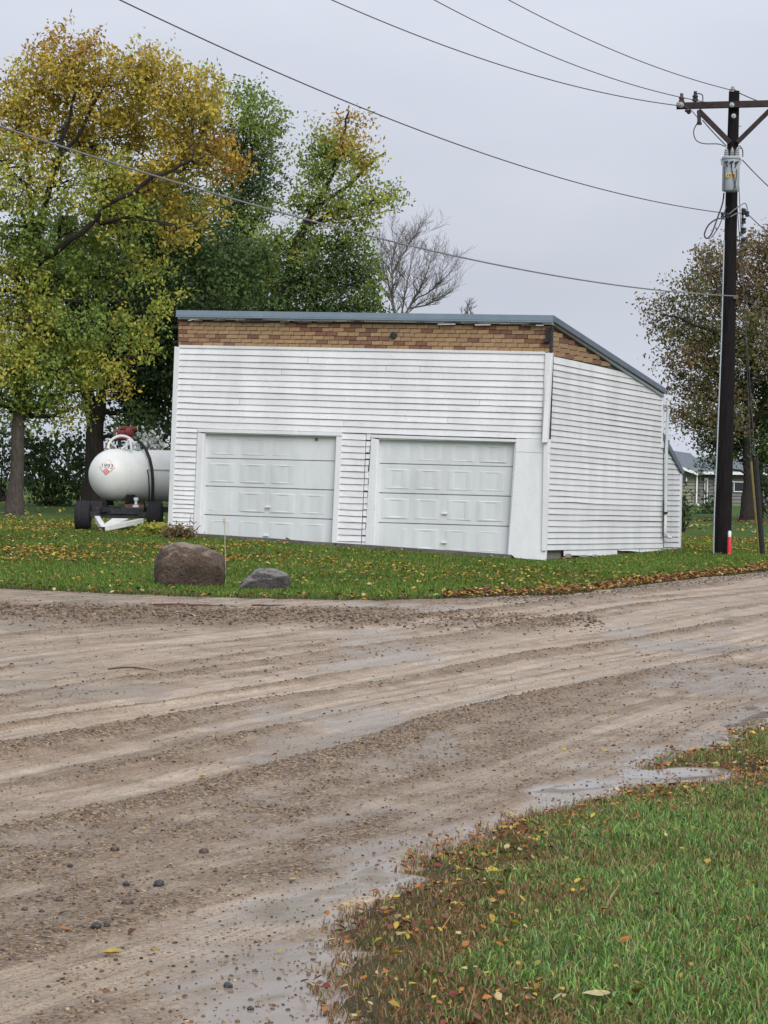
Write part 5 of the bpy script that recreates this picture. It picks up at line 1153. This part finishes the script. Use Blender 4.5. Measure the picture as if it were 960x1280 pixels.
mb = hbox(840, 636.3, 1010, 639, -6, -3); ws = mb.build('walkway', mk('pale_concrete', (.42, .39, .33), (.5, .47, .41), 3, .9, .1), None, hb); tag(ws, 'pale concrete walkway before the grey house', kind='structure')

# ================================================================== grass, leaves, gravel
def in_frame(p, m=40):
    q = p - CAMP; z = q @ _f; x = 480 + F * (q @ _r) / z; y = 640 - F * (q @ _u) / z; return (z > 0) & (x > -m) & (x < 960 + m) & (y > -m) & (y < 1280 + m)
def blades(name, P, h_, w_, cols, lean, label, seed):
    r = np.random.default_rng(seed); n = len(P); a = r.uniform(0, 6.283, n); d = np.c_[np.cos(a), np.sin(a), np.zeros(n)]; s = np.c_[-np.sin(a), np.cos(a), np.zeros(n)]
    b = r.uniform(0, 6.283, n); ln = np.c_[np.cos(b), np.sin(b), np.zeros(n)] * (lean * r.uniform(.2, 1.3, n) * h_)[:, None]
    w = w_[:, None] / 2; up = np.array([0, 0, 1.0]); hh = h_[:, None]
    v = np.stack([P - s * w, P + s * w, P + ln * .35 + up * hh * .6 - s * w * .8, P + ln * .35 + up * hh * .6 + s * w * .8, P + ln + up * hh * (1 - .3 * lean)], 1).reshape(-1, 3)
    i = np.arange(n)[:, None] * 5; f4 = i + np.array([0, 1, 3, 2]); f3 = i + np.array([2, 3, 4]); tipc = np.repeat(cols, 5, 0)
    o = np_mesh(name, v, [f4, f3], M['grass'], np.clip(tipc, 0, 1)); return tag(o, label, kind='stuff')
# foreground verge
n = 520000; x = rng.uniform(-.6, 5.0, n); y = 5.0 + 12.5 * rng.random(n) ** 1.25; d = road_d(x, y); z = surf_z(x, y)
P = np.c_[x, y, z]; dens = np.clip(.45 + .55 * sst(-.05, -.4, d), 0, 1) * np.where(d > .03, 0, 1) * np.where(in_frame(P, 160), 1, .12) * sst(.05, .32, fbm(x * 3.1, y * 3.1, 111, 3) + .12)
k = rng.random(n) < dens; P, d = P[k], d[k]; n = len(P); edge = sst(-.75, -.08, d + (fbm(P[:, 0] * 2.5, P[:, 1] * 2.5, 117, 4) - .5) * 1.1) * sst(20, 5, P[:, 1]) + .38 * sst(.52, .68, fbm(P[:, 0] * 1.7, P[:, 1] * 1.7, 119, 3))
h_ = rng.uniform(.025, .065, n) * (1 - .5 * edge); w_ = rng.uniform(.003, .0058, n)
gcol = np.array([(.15, .28, .055), (.21, .36, .08), (.10, .20, .045), (.31, .38, .12), (.17, .31, .12), (.07, .15, .035)])[rng.integers(0, 6, n)]; dcol = np.array([(.22, .125, .06), (.16, .095, .05), (.31, .215, .115), (.17, .17, .06), (.25, .115, .055)])[rng.integers(0, 5, n)]
e = np.clip(edge + rng.normal(0, .22, n) + .12, 0, 1)[:, None] > rng.random(n)[:, None]
straw = rng.random(n)[:, None] < .06
cols = np.where(e, dcol, gcol) * rng.uniform(.55, 1.3, (n, 1)) * (.88 + .56 * fbm(P[:, 0] * 5, P[:, 1] * 5, 123, 3))[:, None]; cols = np.where(straw, np.array([(.33, .25, .12)]) * rng.uniform(.7, 1.2, (n, 1)), cols)
blades('verge_grass', P, h_, w_, cols, .75, 'wet green grass on the near verge, browning towards the road', 5)
# long straw stalks
n = 260; x = rng.uniform(.2, 2.6, n); y = rng.uniform(5.8, 12.5, n); k = road_d(x, y) < -.25; x, y = x[k], y[k]; n = len(x); P = np.c_[x, y, surf_z(x, y) + .01]
blades('dry_stalks', P, rng.uniform(.06, .14, n), np.full(n, .0042), np.tile([(.36, .27, .13)], (n, 1)) * rng.uniform(.6, 1.2, (n, 1)), 1.5, 'dry straw stalks lying through the near grass', 6)
# middle lawn in front of and beside the garage
n = 520000; x = rng.uniform(-15, 16, n); y = rng.uniform(27.5, 62, n); d = road_d(x, y); P = np.c_[x, y, surf_z(x, y)]
fi = (x - B0[0]) * ax_f[0] + (y - B0[1]) * ax_f[1]; bi = -((x - B0[0]) * n_f[0] + (y - B0[1]) * n_f[1]); inside = (fi < .12) & (fi > -WID - .1) & (bi > -.55) & (bi < 7.5)
inside |= (fi > -.1) & (fi < .22) & (bi > 0) & (bi < 7.5)
k = (d < .02) & ~inside & in_frame(P, 260) & (rng.random(n) < np.clip(1.25 - (y - 27) / 70, .3, 1)); P, d = P[k], d[k]; n = len(P)
h_ = rng.uniform(.03, .075, n); gcol = np.array([(.105, .175, .024), (.14, .225, .034), (.085, .145, .024), (.19, .235, .045), (.11, .19, .04)])[rng.integers(0, 5, n)] * rng.uniform(.7, 1.3, (n, 1))
pt = fbm(P[:, 0] * .5, P[:, 1] * .5, 131, 3)[:, None]; gcol = gcol * (.7 + .6 * pt); e = (sst(-.35, -.02, d) * .8)[:, None] > rng.random((n, 1)); gcol = np.where(e, np.array([(.075, .05, .025)]) * rng.uniform(.6, 1.4, (n, 1)), gcol)
blades('lawn_grass', P, h_, rng.uniform(.008, .018, n), gcol, .6, 'short green lawn grass around the garage', 7)

# fallen leaves -----------------------------------------------------------
LCOL = {'yellow': (.50, .36, .05), 'orange': (.42, .17, .035), 'brown': (.16, .075, .035), 'green': (.30, .33, .06), 'pale': (.52, .42, .20), 'red': (.22, .05, .03)}
def litter(name, x, y, size, names, probs, label, seed, lift=.02):
    r = np.random.default_rng(seed); n = len(x); c = np.c_[x, y, surf_z(x, y) + lift + r.uniform(0, .02, n)]
    col = np.array([LCOL[k] for k in names])[r.choice(len(names), n, p=probs)] * r.uniform(.6, 1.25, (n, 1))
    a = r.uniform(0, 6.283, n); d = np.c_[np.cos(a), np.sin(a), r.normal(0, .3, n)]; d /= np.linalg.norm(d, axis=1)[:, None]; u = np.c_[-np.sin(a), np.cos(a), r.normal(0, .45, n)]; u /= np.linalg.norm(u, axis=1)[:, None]
    L_ = (size * r.uniform(.6, 1.35, n))[:, None]; w = np.cross(d, u); cu_ = r.uniform(-.1, .25, (n, 1))
    v = np.stack([c - d * L_ * .5, c - d * L_ * .12 + u * L_ * .30 + w * L_ * cu_, c + d * L_ * .22 + u * L_ * .22 + w * L_ * cu_, c + d * L_ * .55, c + d * L_ * .22 - u * L_ * .22 + w * L_ * cu_, c - d * L_ * .12 - u * L_ * .30 + w * L_ * cu_], 1).reshape(-1, 3)
    i = np.arange(n)[:, None] * 6; f = [i + np.array([0, 1, 2, 3]), i + np.array([0, 3, 4, 5])]
    return tag(np_mesh(name, v, f, M['litter'], np.repeat(np.clip(col, 0, 1), 6, 0)), label, kind='stuff')
# on the middle lawn: drifts of yellow and orange
n = 150000; x = rng.uniform(-15, 13, n); y = rng.uniform(28, 62, n); d = road_d(x, y); P = np.c_[x, y, G(x, y)]
fi = (x - B0[0]) * ax_f[0] + (y - B0[1]) * ax_f[1]; bi = -((x - B0[0]) * n_f[0] + (y - B0[1]) * n_f[1]); inside = (fi < .1) & (fi > -WID - .1) & (bi > -.1) & (bi < 7.5)
q = P - CAMP; zz = q @ _f; sx_ = 480 + F * (q @ _r) / zz; sy_ = 640 - F * (q @ _u) / zz
band = np.exp(-((y - 38.2 - (x + 6) * .15) / 2.4) ** 2) * sst(-1.2, -3, x) * 1.35 + .55 * np.exp(-((y - 50) / 4.5) ** 2) * sst(-3, -5, x) + .42 * np.exp(-((bi + 5.0) / 2.2) ** 2) * sst(-2.6, -1, x)
band = band + .10 + .35 * (x > 5) * (y > 49)
dens = band * sst(.28, .62, fbm(x * .8, y * .8, 141, 3)) * .75 * (d < -.5)
k = (rng.random(n) < dens) & ~inside & in_frame(P, 260); x, y = x[k], y[k]
litter('lawn_leaves', x, y, .058, ['yellow', 'orange', 'brown', 'pale'], [.42, .33, .17, .08], 'yellow and orange leaves scattered over the lawn', 8, .045)
# drift along the far road edge
n = 5200; t = rng.uniform(0, 1, n); x = -6 + 14.5 * t; fe = np.interp(x, FAR[:, 0], FAR[:, 1]); off = np.abs(rng.normal(0, .35, n)) + .02; wgt = np.where(x > .8, 1.0, .07); k = rng.random(n) < wgt; x = x[k]; y = fe[k] + off[k] * np.where(x > 0, 2.2, 1.0)
k = road_d(x, y) < .12; litter('edge_leaves', x[k], y[k], .07, ['brown', 'orange', 'pale', 'yellow', 'red'], [.42, .28, .10, .12, .08], 'brown leaf drift along the far edge of the road', 9, .03)
# far lawns
n = 16000; x = rng.uniform(-40, 45, n); y = rng.uniform(60, 150, n); P = np.c_[x, y, G(x, y)]; k = in_frame(P, 240) & (rng.random(n) < sst(.35, .6, fbm(x * .3, y * .3, 151, 3)) * np.where(x > 0, np.where(y < 82, 1, .12), .5)); x, y = x[k], y[k]
litter('far_leaves', x, y, .15, ['yellow', 'pale', 'orange', 'green'], [.5, .2, .15, .15], 'pale leaves over the lawns beyond the garage', 10, .03)
n = 1600; x = rng.uniform(9, 40, n); y = 92 + rng.normal(0, 1.1, n); litter('ditch_leaves', x, y, .16, ['brown', 'red', 'orange'], [.7, .15, .15], 'line of brown leaves across the far lawn', 12, .03)
# brown litter on the near verge edge
n = 42000; x = rng.uniform(-.6, 4, n); y = rng.uniform(5.4, 16, n); d = road_d(x, y); P = np.c_[x, y, G(x, y)]; wz = (d < .06) * np.exp(-((d + .22) / .30) ** 2) * (.8 + 1.9 * sst(8.5, 11.0, y)) * sst(.30, .6, fbm(x * 2.2, y * 2.2, 161, 3) + .08); k = (rng.random(n) < wz * .62) & in_frame(P, 80); x, y = x[k], y[k]
litter('verge_litter', x, y, .028, ['brown', 'red', 'orange', 'yellow', 'pale'], [.36, .16, .30, .10, .08], 'small brown and red leaf litter along the near grass edge', 13, .012)
n = 900; x = rng.uniform(-3, 4, n); y = rng.uniform(6, 28, n); k = road_d(x, y) > .05; x, y = x[k], y[k]; k = rng.random(len(x)) < np.where(road_d(x, y) < .7, .32, .08); x, y = x[k], y[k]
litter('road_leaves', x, y, .034, ['yellow', 'brown', 'pale', 'orange'], [.3, .3, .2, .2], 'small leaves scattered over the wet road', 14, .008)

# the leaves big enough to pick out one by one
def leaf_mesh(colname, kind, seed):
    q = random.Random(seed); vs = []; fs = []
    n = 7; half = []
    for i in range(n + 1):
        t = i / n; w = (math.sin(math.pi * t ** .8) * (.34 if kind == 0 else .26) * (1 + (.18 if i % 2 else -.05))) if 0 < i < n else .008
        half.append((t - .5, w))
    cup = q.uniform(.05, .5); bend = q.uniform(-.5, .9)
    for t, w in half:
        zc = bend * (t * t) * .5
        vs += [(t, -w, zc + cup * w + q.uniform(-.02, .02)), (t, 0, zc), (t, w, zc + cup * w + q.uniform(-.02, .02))]
    for i in range(n):
        o = i * 3; fs += [(o, o + 3, o + 4, o + 1), (o + 1, o + 4, o + 5, o + 2)]
    o = len(vs); vs += [(-.5, -.008, 0), (-.5, .008, 0), (-.78, .03 + .006, .06), (-.78, .03 - .006, .06)]; fs.append((o, o + 1, o + 2, o + 3))
    me = bpy.data.meshes.new('fallen_leaf'); me.from_pydata(vs, [], fs); c = LCOL[colname]
    m_ = LM.setdefault(colname, mk(colname + '_leaf', tuple(v * .72 for v in c), tuple(min(1, v * 1.15) for v in c), 60, .45, .15, spec=.4, var=.25)); me.materials.append(m_)
    me.polygons.foreach_set('use_smooth', [True] * len(me.polygons)); sm = me; return sm
LM = {}; LMESH = {c: [leaf_mesh(c, k % 2, 7 * k + len(c)) for k in range(4)] for c in ('yellow', 'orange', 'brown', 'green', 'pale')}
def put_leaf(x, y, size, colname, label, group, lift=.012, tilt=.3):
    o = bpy.data.objects.new('fallen_leaf', LMESH[colname][rnd.randrange(4)]); COL.objects.link(o)
    o.location = (x, y, float(surf_z(x, y)[0]) + lift); o.scale = (size,) * 3; o.rotation_euler = (rnd.gauss(0, tilt), rnd.gauss(0, tilt), rnd.uniform(0, 6.28)); return tag(o, label, 'leaf', group)
ZONE = {'edge': 'lying on the brown muddy rim of the near verge', 'low': 'lying among the green blades in the lower right corner', 'high': 'lying in the grass at the right, nearer the puddles'}
cnt = 0
while cnt < 235:
    px, py = rnd.uniform(400, 958), rnd.uniform(940, 1276); p = px_ground(px, py); dd = float(road_d(p[0], p[1]))
    if dd > -.04: continue
    if rnd.random() > (1.0 if dd > -.6 else .42): continue
    c = rnd.choices(('yellow', 'orange', 'brown', 'green', 'pale'), (.40, .22, .22, .06, .10))[0]
    zn = 'edge' if dd > -.5 else ('low' if py > 1110 else 'high'); nmz = {'yellow': 'small yellow leaf ', 'orange': 'small orange leaf ', 'brown': 'curled brown leaf ', 'green': 'greenish yellow leaf ', 'pale': 'pale tan leaf '}[c] + ZONE[zn]
    put_leaf(p[0], p[1], rnd.uniform(.017, .036), c, nmz, nmz.replace(' leaf ', ' leaves ', 1).replace('small ', ''), lift=rnd.uniform(.02, .05), tilt=.4); cnt += 1
for px, py, c, s, lab in ((745, 1258, 'pale', .085, 'large pale brown leaf with a turned up corner at the bottom of the grass'), (799, 1254, 'yellow', .06, 'yellow tan leaf lying right of the large pale one at the bottom edge'), (781, 1188, 'orange', .048, 'round orange leaf lying alone in the green grass'),
                          (560, 1052, 'orange', .055, 'orange brown leaf at the muddy edge of the verge, just left of a grass tuft')):
    p = px_ground(px, py); put_leaf(p[0], p[1], s, c, lab, None, .035, .25)
for px, py, c, s, lab in ((80, 1164, 'orange', .055, 'orange leaf lying on the wet road at the lower left'), (141, 1196, 'yellow', .075, 'bright yellow leaf with a long stem on the wet road near the bottom'), (366, 1098, 'pale', .04, 'pale leaf on the road gravel near the wet edge'),
                          (390, 1177, 'green', .05, 'yellow green leaf on the wet mud beside the verge'), (352, 1193, 'yellow', .045, 'yellow leaf on the wet mud, lower left of the greenish one'), (240, 1145, 'brown', .04, 'small brown leaf lying in the road gravel'), (560, 1027, 'yellow', .04, 'yellow leaf on the mud just off the verge tip'),
                          (180, 1040, 'yellow', .03, 'small yellow leaf on the road ruts at left')):
    p = px_surf(px, py); put_leaf(p[0], p[1], s, c, lab, None, .01, .12)

# gravel -------------------------------------------------------------------
def stones(x, y, size, cols, label, seed, name='gravel'):
    r = np.random.default_rng(seed); n = len(x); t = (1 + 5 ** .5) / 2
    iv = np.array([(-1, t, 0), (1, t, 0), (-1, -t, 0), (1, -t, 0), (0, -1, t), (0, 1, t), (0, -1, -t), (0, 1, -t), (t, 0, -1), (t, 0, 1), (-t, 0, -1), (-t, 0, 1)]) / math.sqrt(1 + t * t)
    fi_ = np.array([(0, 11, 5), (0, 5, 1), (0, 1, 7), (0, 7, 10), (0, 10, 11), (1, 5, 9), (5, 11, 4), (11, 10, 2), (10, 7, 6), (7, 1, 8), (3, 9, 4), (3, 4, 2), (3, 2, 6), (3, 6, 8), (3, 8, 9), (4, 9, 5), (2, 4, 11), (6, 2, 10), (8, 6, 7), (9, 8, 1)])
    v = iv[None] * r.uniform(.72, 1.25, (n, 12, 1)) * r.uniform(.6, 1.25, (n, 1, 3)) * np.array([1, 1, .62]) * (size / 2)[:, None, None]
    a = r.uniform(0, 6.283, n); ca, sa = np.cos(a)[:, None], np.sin(a)[:, None]; vx = v[:, :, 0] * ca - v[:, :, 1] * sa; vy = v[:, :, 0] * sa + v[:, :, 1] * ca
    z = surf_z(x, y) + size * .12; v = np.stack([vx + x[:, None], vy + y[:, None], v[:, :, 2] + z[:, None]], -1).reshape(-1, 3)
    f = (np.arange(n)[:, None, None] * 12 + fi_[None]).reshape(-1, 3); return tag(np_mesh(name, v, f, M['stone'], np.repeat(cols, 12, 0)), label, kind='stuff')
n = 260000; y = 5.2 + 25 * rng.random(n) ** 1.35; x = (rng.random(n) * 2 - 1) * (y * .215 + .3); P = np.c_[x, y, np.zeros(n)]
d, hh, g, w = road_surface(x, y); k = (d > .0) & (rng.random(n) < np.clip(np.maximum(g * .55 - .12, .16 * (d < .7)), .02, .7) * np.clip(11 / y, .25, 1)); x, y = x[k], y[k]; n = len(x)
sc = np.array([(.22, .145, .09), (.07, .05, .036), (.32, .225, .14), (.16, .10, .06), (.42, .32, .21), (.11, .09, .075)])[rng.choice(6, n, p=[.3, .2, .16, .2, .06, .08])] * rng.uniform(.7, 1.25, (n, 1))
stones(x, y, (.0055 + .010 * rng.random(n) ** 2.5) * np.clip(y / 10, 1, 1.9), sc, 'loose wet gravel on the road', 15)
n = 5200; x = -6 + 8.5 * rng.random(n) ** 1.35; y = 25.2 + .12 * x + rng.normal(0, .85, n); k = (road_d(x, y) > .1); x, y = x[k], y[k]; n = len(x)
sc = np.array([(.15, .105, .07), (.065, .052, .042), (.24, .17, .115), (.34, .26, .18)])[rng.choice(4, n, p=[.4, .27, .23, .1])] * rng.uniform(.7, 1.2, (n, 1)); stones(x, y, .018 + .035 * rng.random(n) ** 2, sc, 'coarse gravel windrow along the far side of the road', 16, 'coarse_gravel')
n = 2600; x = rng.uniform(1.5, 9, n); fe = np.interp(x, FAR[:, 0], FAR[:, 1]); y = fe - .35 - np.abs(rng.normal(0, .8, n)); sc = np.array([(.16, .13, .11), (.08, .07, .06), (.30, .26, .22)])[rng.choice(3, n)] * rng.uniform(.7, 1.2, (n, 1)); stones(x, y, .015 + .03 * rng.random(n) ** 2, sc, 'gravel shoulder at the far right edge of the road', 18, 'shoulder_gravel')
def pebble(px, py, w_px, col, label):
    p = px_surf(px, py); s = w_px * p[1] / F; r = np.random.default_rng(int(px * 7 + py)); mb = MB(); bm = bmesh.new(); bmesh.ops.create_icosphere(bm, subdivisions=3, radius=1)
    for v in bm.verts:
        c = v.co; k = 1 + (float(fbm(c.x * 1.6 + px, c.y * 1.6 + c.z * 1.3, 7, 3)) - .5) * .7; v.co = Vector((c.x * s * .5 * k, c.y * s * .45 * k, c.z * s * .36 * k))
    me = bpy.data.meshes.new('stone'); bm.to_mesh(me); bm.free(); me.materials.append(col); o = bpy.data.objects.new('stone', me); COL.objects.link(o); o.location = (p[0], p[1], p[2] + s * .15); return tag(o, label, 'stone')
SD = mk('dark_pebble', (.025, .025, .028), (.06, .058, .06), 60, .45, .2, spec=.5); SB = mk('brown_pebble', (.06, .042, .032), (.13, .09, .07), 60, .5, .2, spec=.5)
for px, py, w_, m_, lab in ((158, 1107, 10, SD, 'dark round stone on the road, left of a greyer one'), (199, 1107, 14, SD, 'larger dark grey stone right of the round one on the road'), (120, 1160, 15, SD, 'black wet stone pair, the bigger of two near the lower left'), (133, 1158, 8, SD, 'small black stone touching the bigger black wet stone'),
                            (285, 1234, 13, SD, 'lone black stone on the wet mud at the bottom'), (159, 1130, 14, SB, 'brown stone just below the dark round stone'), (88, 1083, 7, SD, 'tiny dark stone alone in the left ruts'), (31, 1138, 9, SB, 'brown stone at the lower left edge of the road'), (74, 1126, 10, SB, 'brown stone lying beside a small dark lump at left'), (144, 1063, 10, SB, 'brown clod in the left wheel rut'),
                            (255, 1066, 12, SB, 'flat brown clod in the middle of the near tracks'), (217, 953, 5, SD, 'tiny dark stone on the smooth pale mud'), (313, 1262, 9, SD, 'small black stone at the bottom edge of the road'), (48, 1121, 6, SD, 'small dark stone near the left edge of the road'), (52, 1140, 7, SD, 'small dark stone just below another at the left')):
    pebble(px, py, w_, m_, lab)
mb = MB()
for a, b_, w_ in (((135, 838), (198, 840), .012), ((192, 757), (282, 758), .03), ((315, 757), (356, 757), .02)):
    p, q = px_surf(*a), px_surf(*b_); m_ = (p + q) / 2; m_[2] = float(surf_z(m_[0], m_[1])[0])
    mb = MB(); mb.tube([p + UP * .01, (p + m_) / 2 + UP * .014 + np.array([0, .03, 0]), m_ + UP * .012, (q + m_) / 2 + UP * .012, q + UP * .008], [w_ * .5, w_ * .55, w_ * .5, w_ * .4, w_ * .2], 6)
    o = mb.build('fallen_stick', M['twig'], None, p); tag(o, {135: 'thin fallen stick lying on the road at left', 192: 'long dark stick along the far grass edge, left of the boulders', 315: 'short dark stick along the far grass edge below the small boulder'}[a[0]], 'stick')
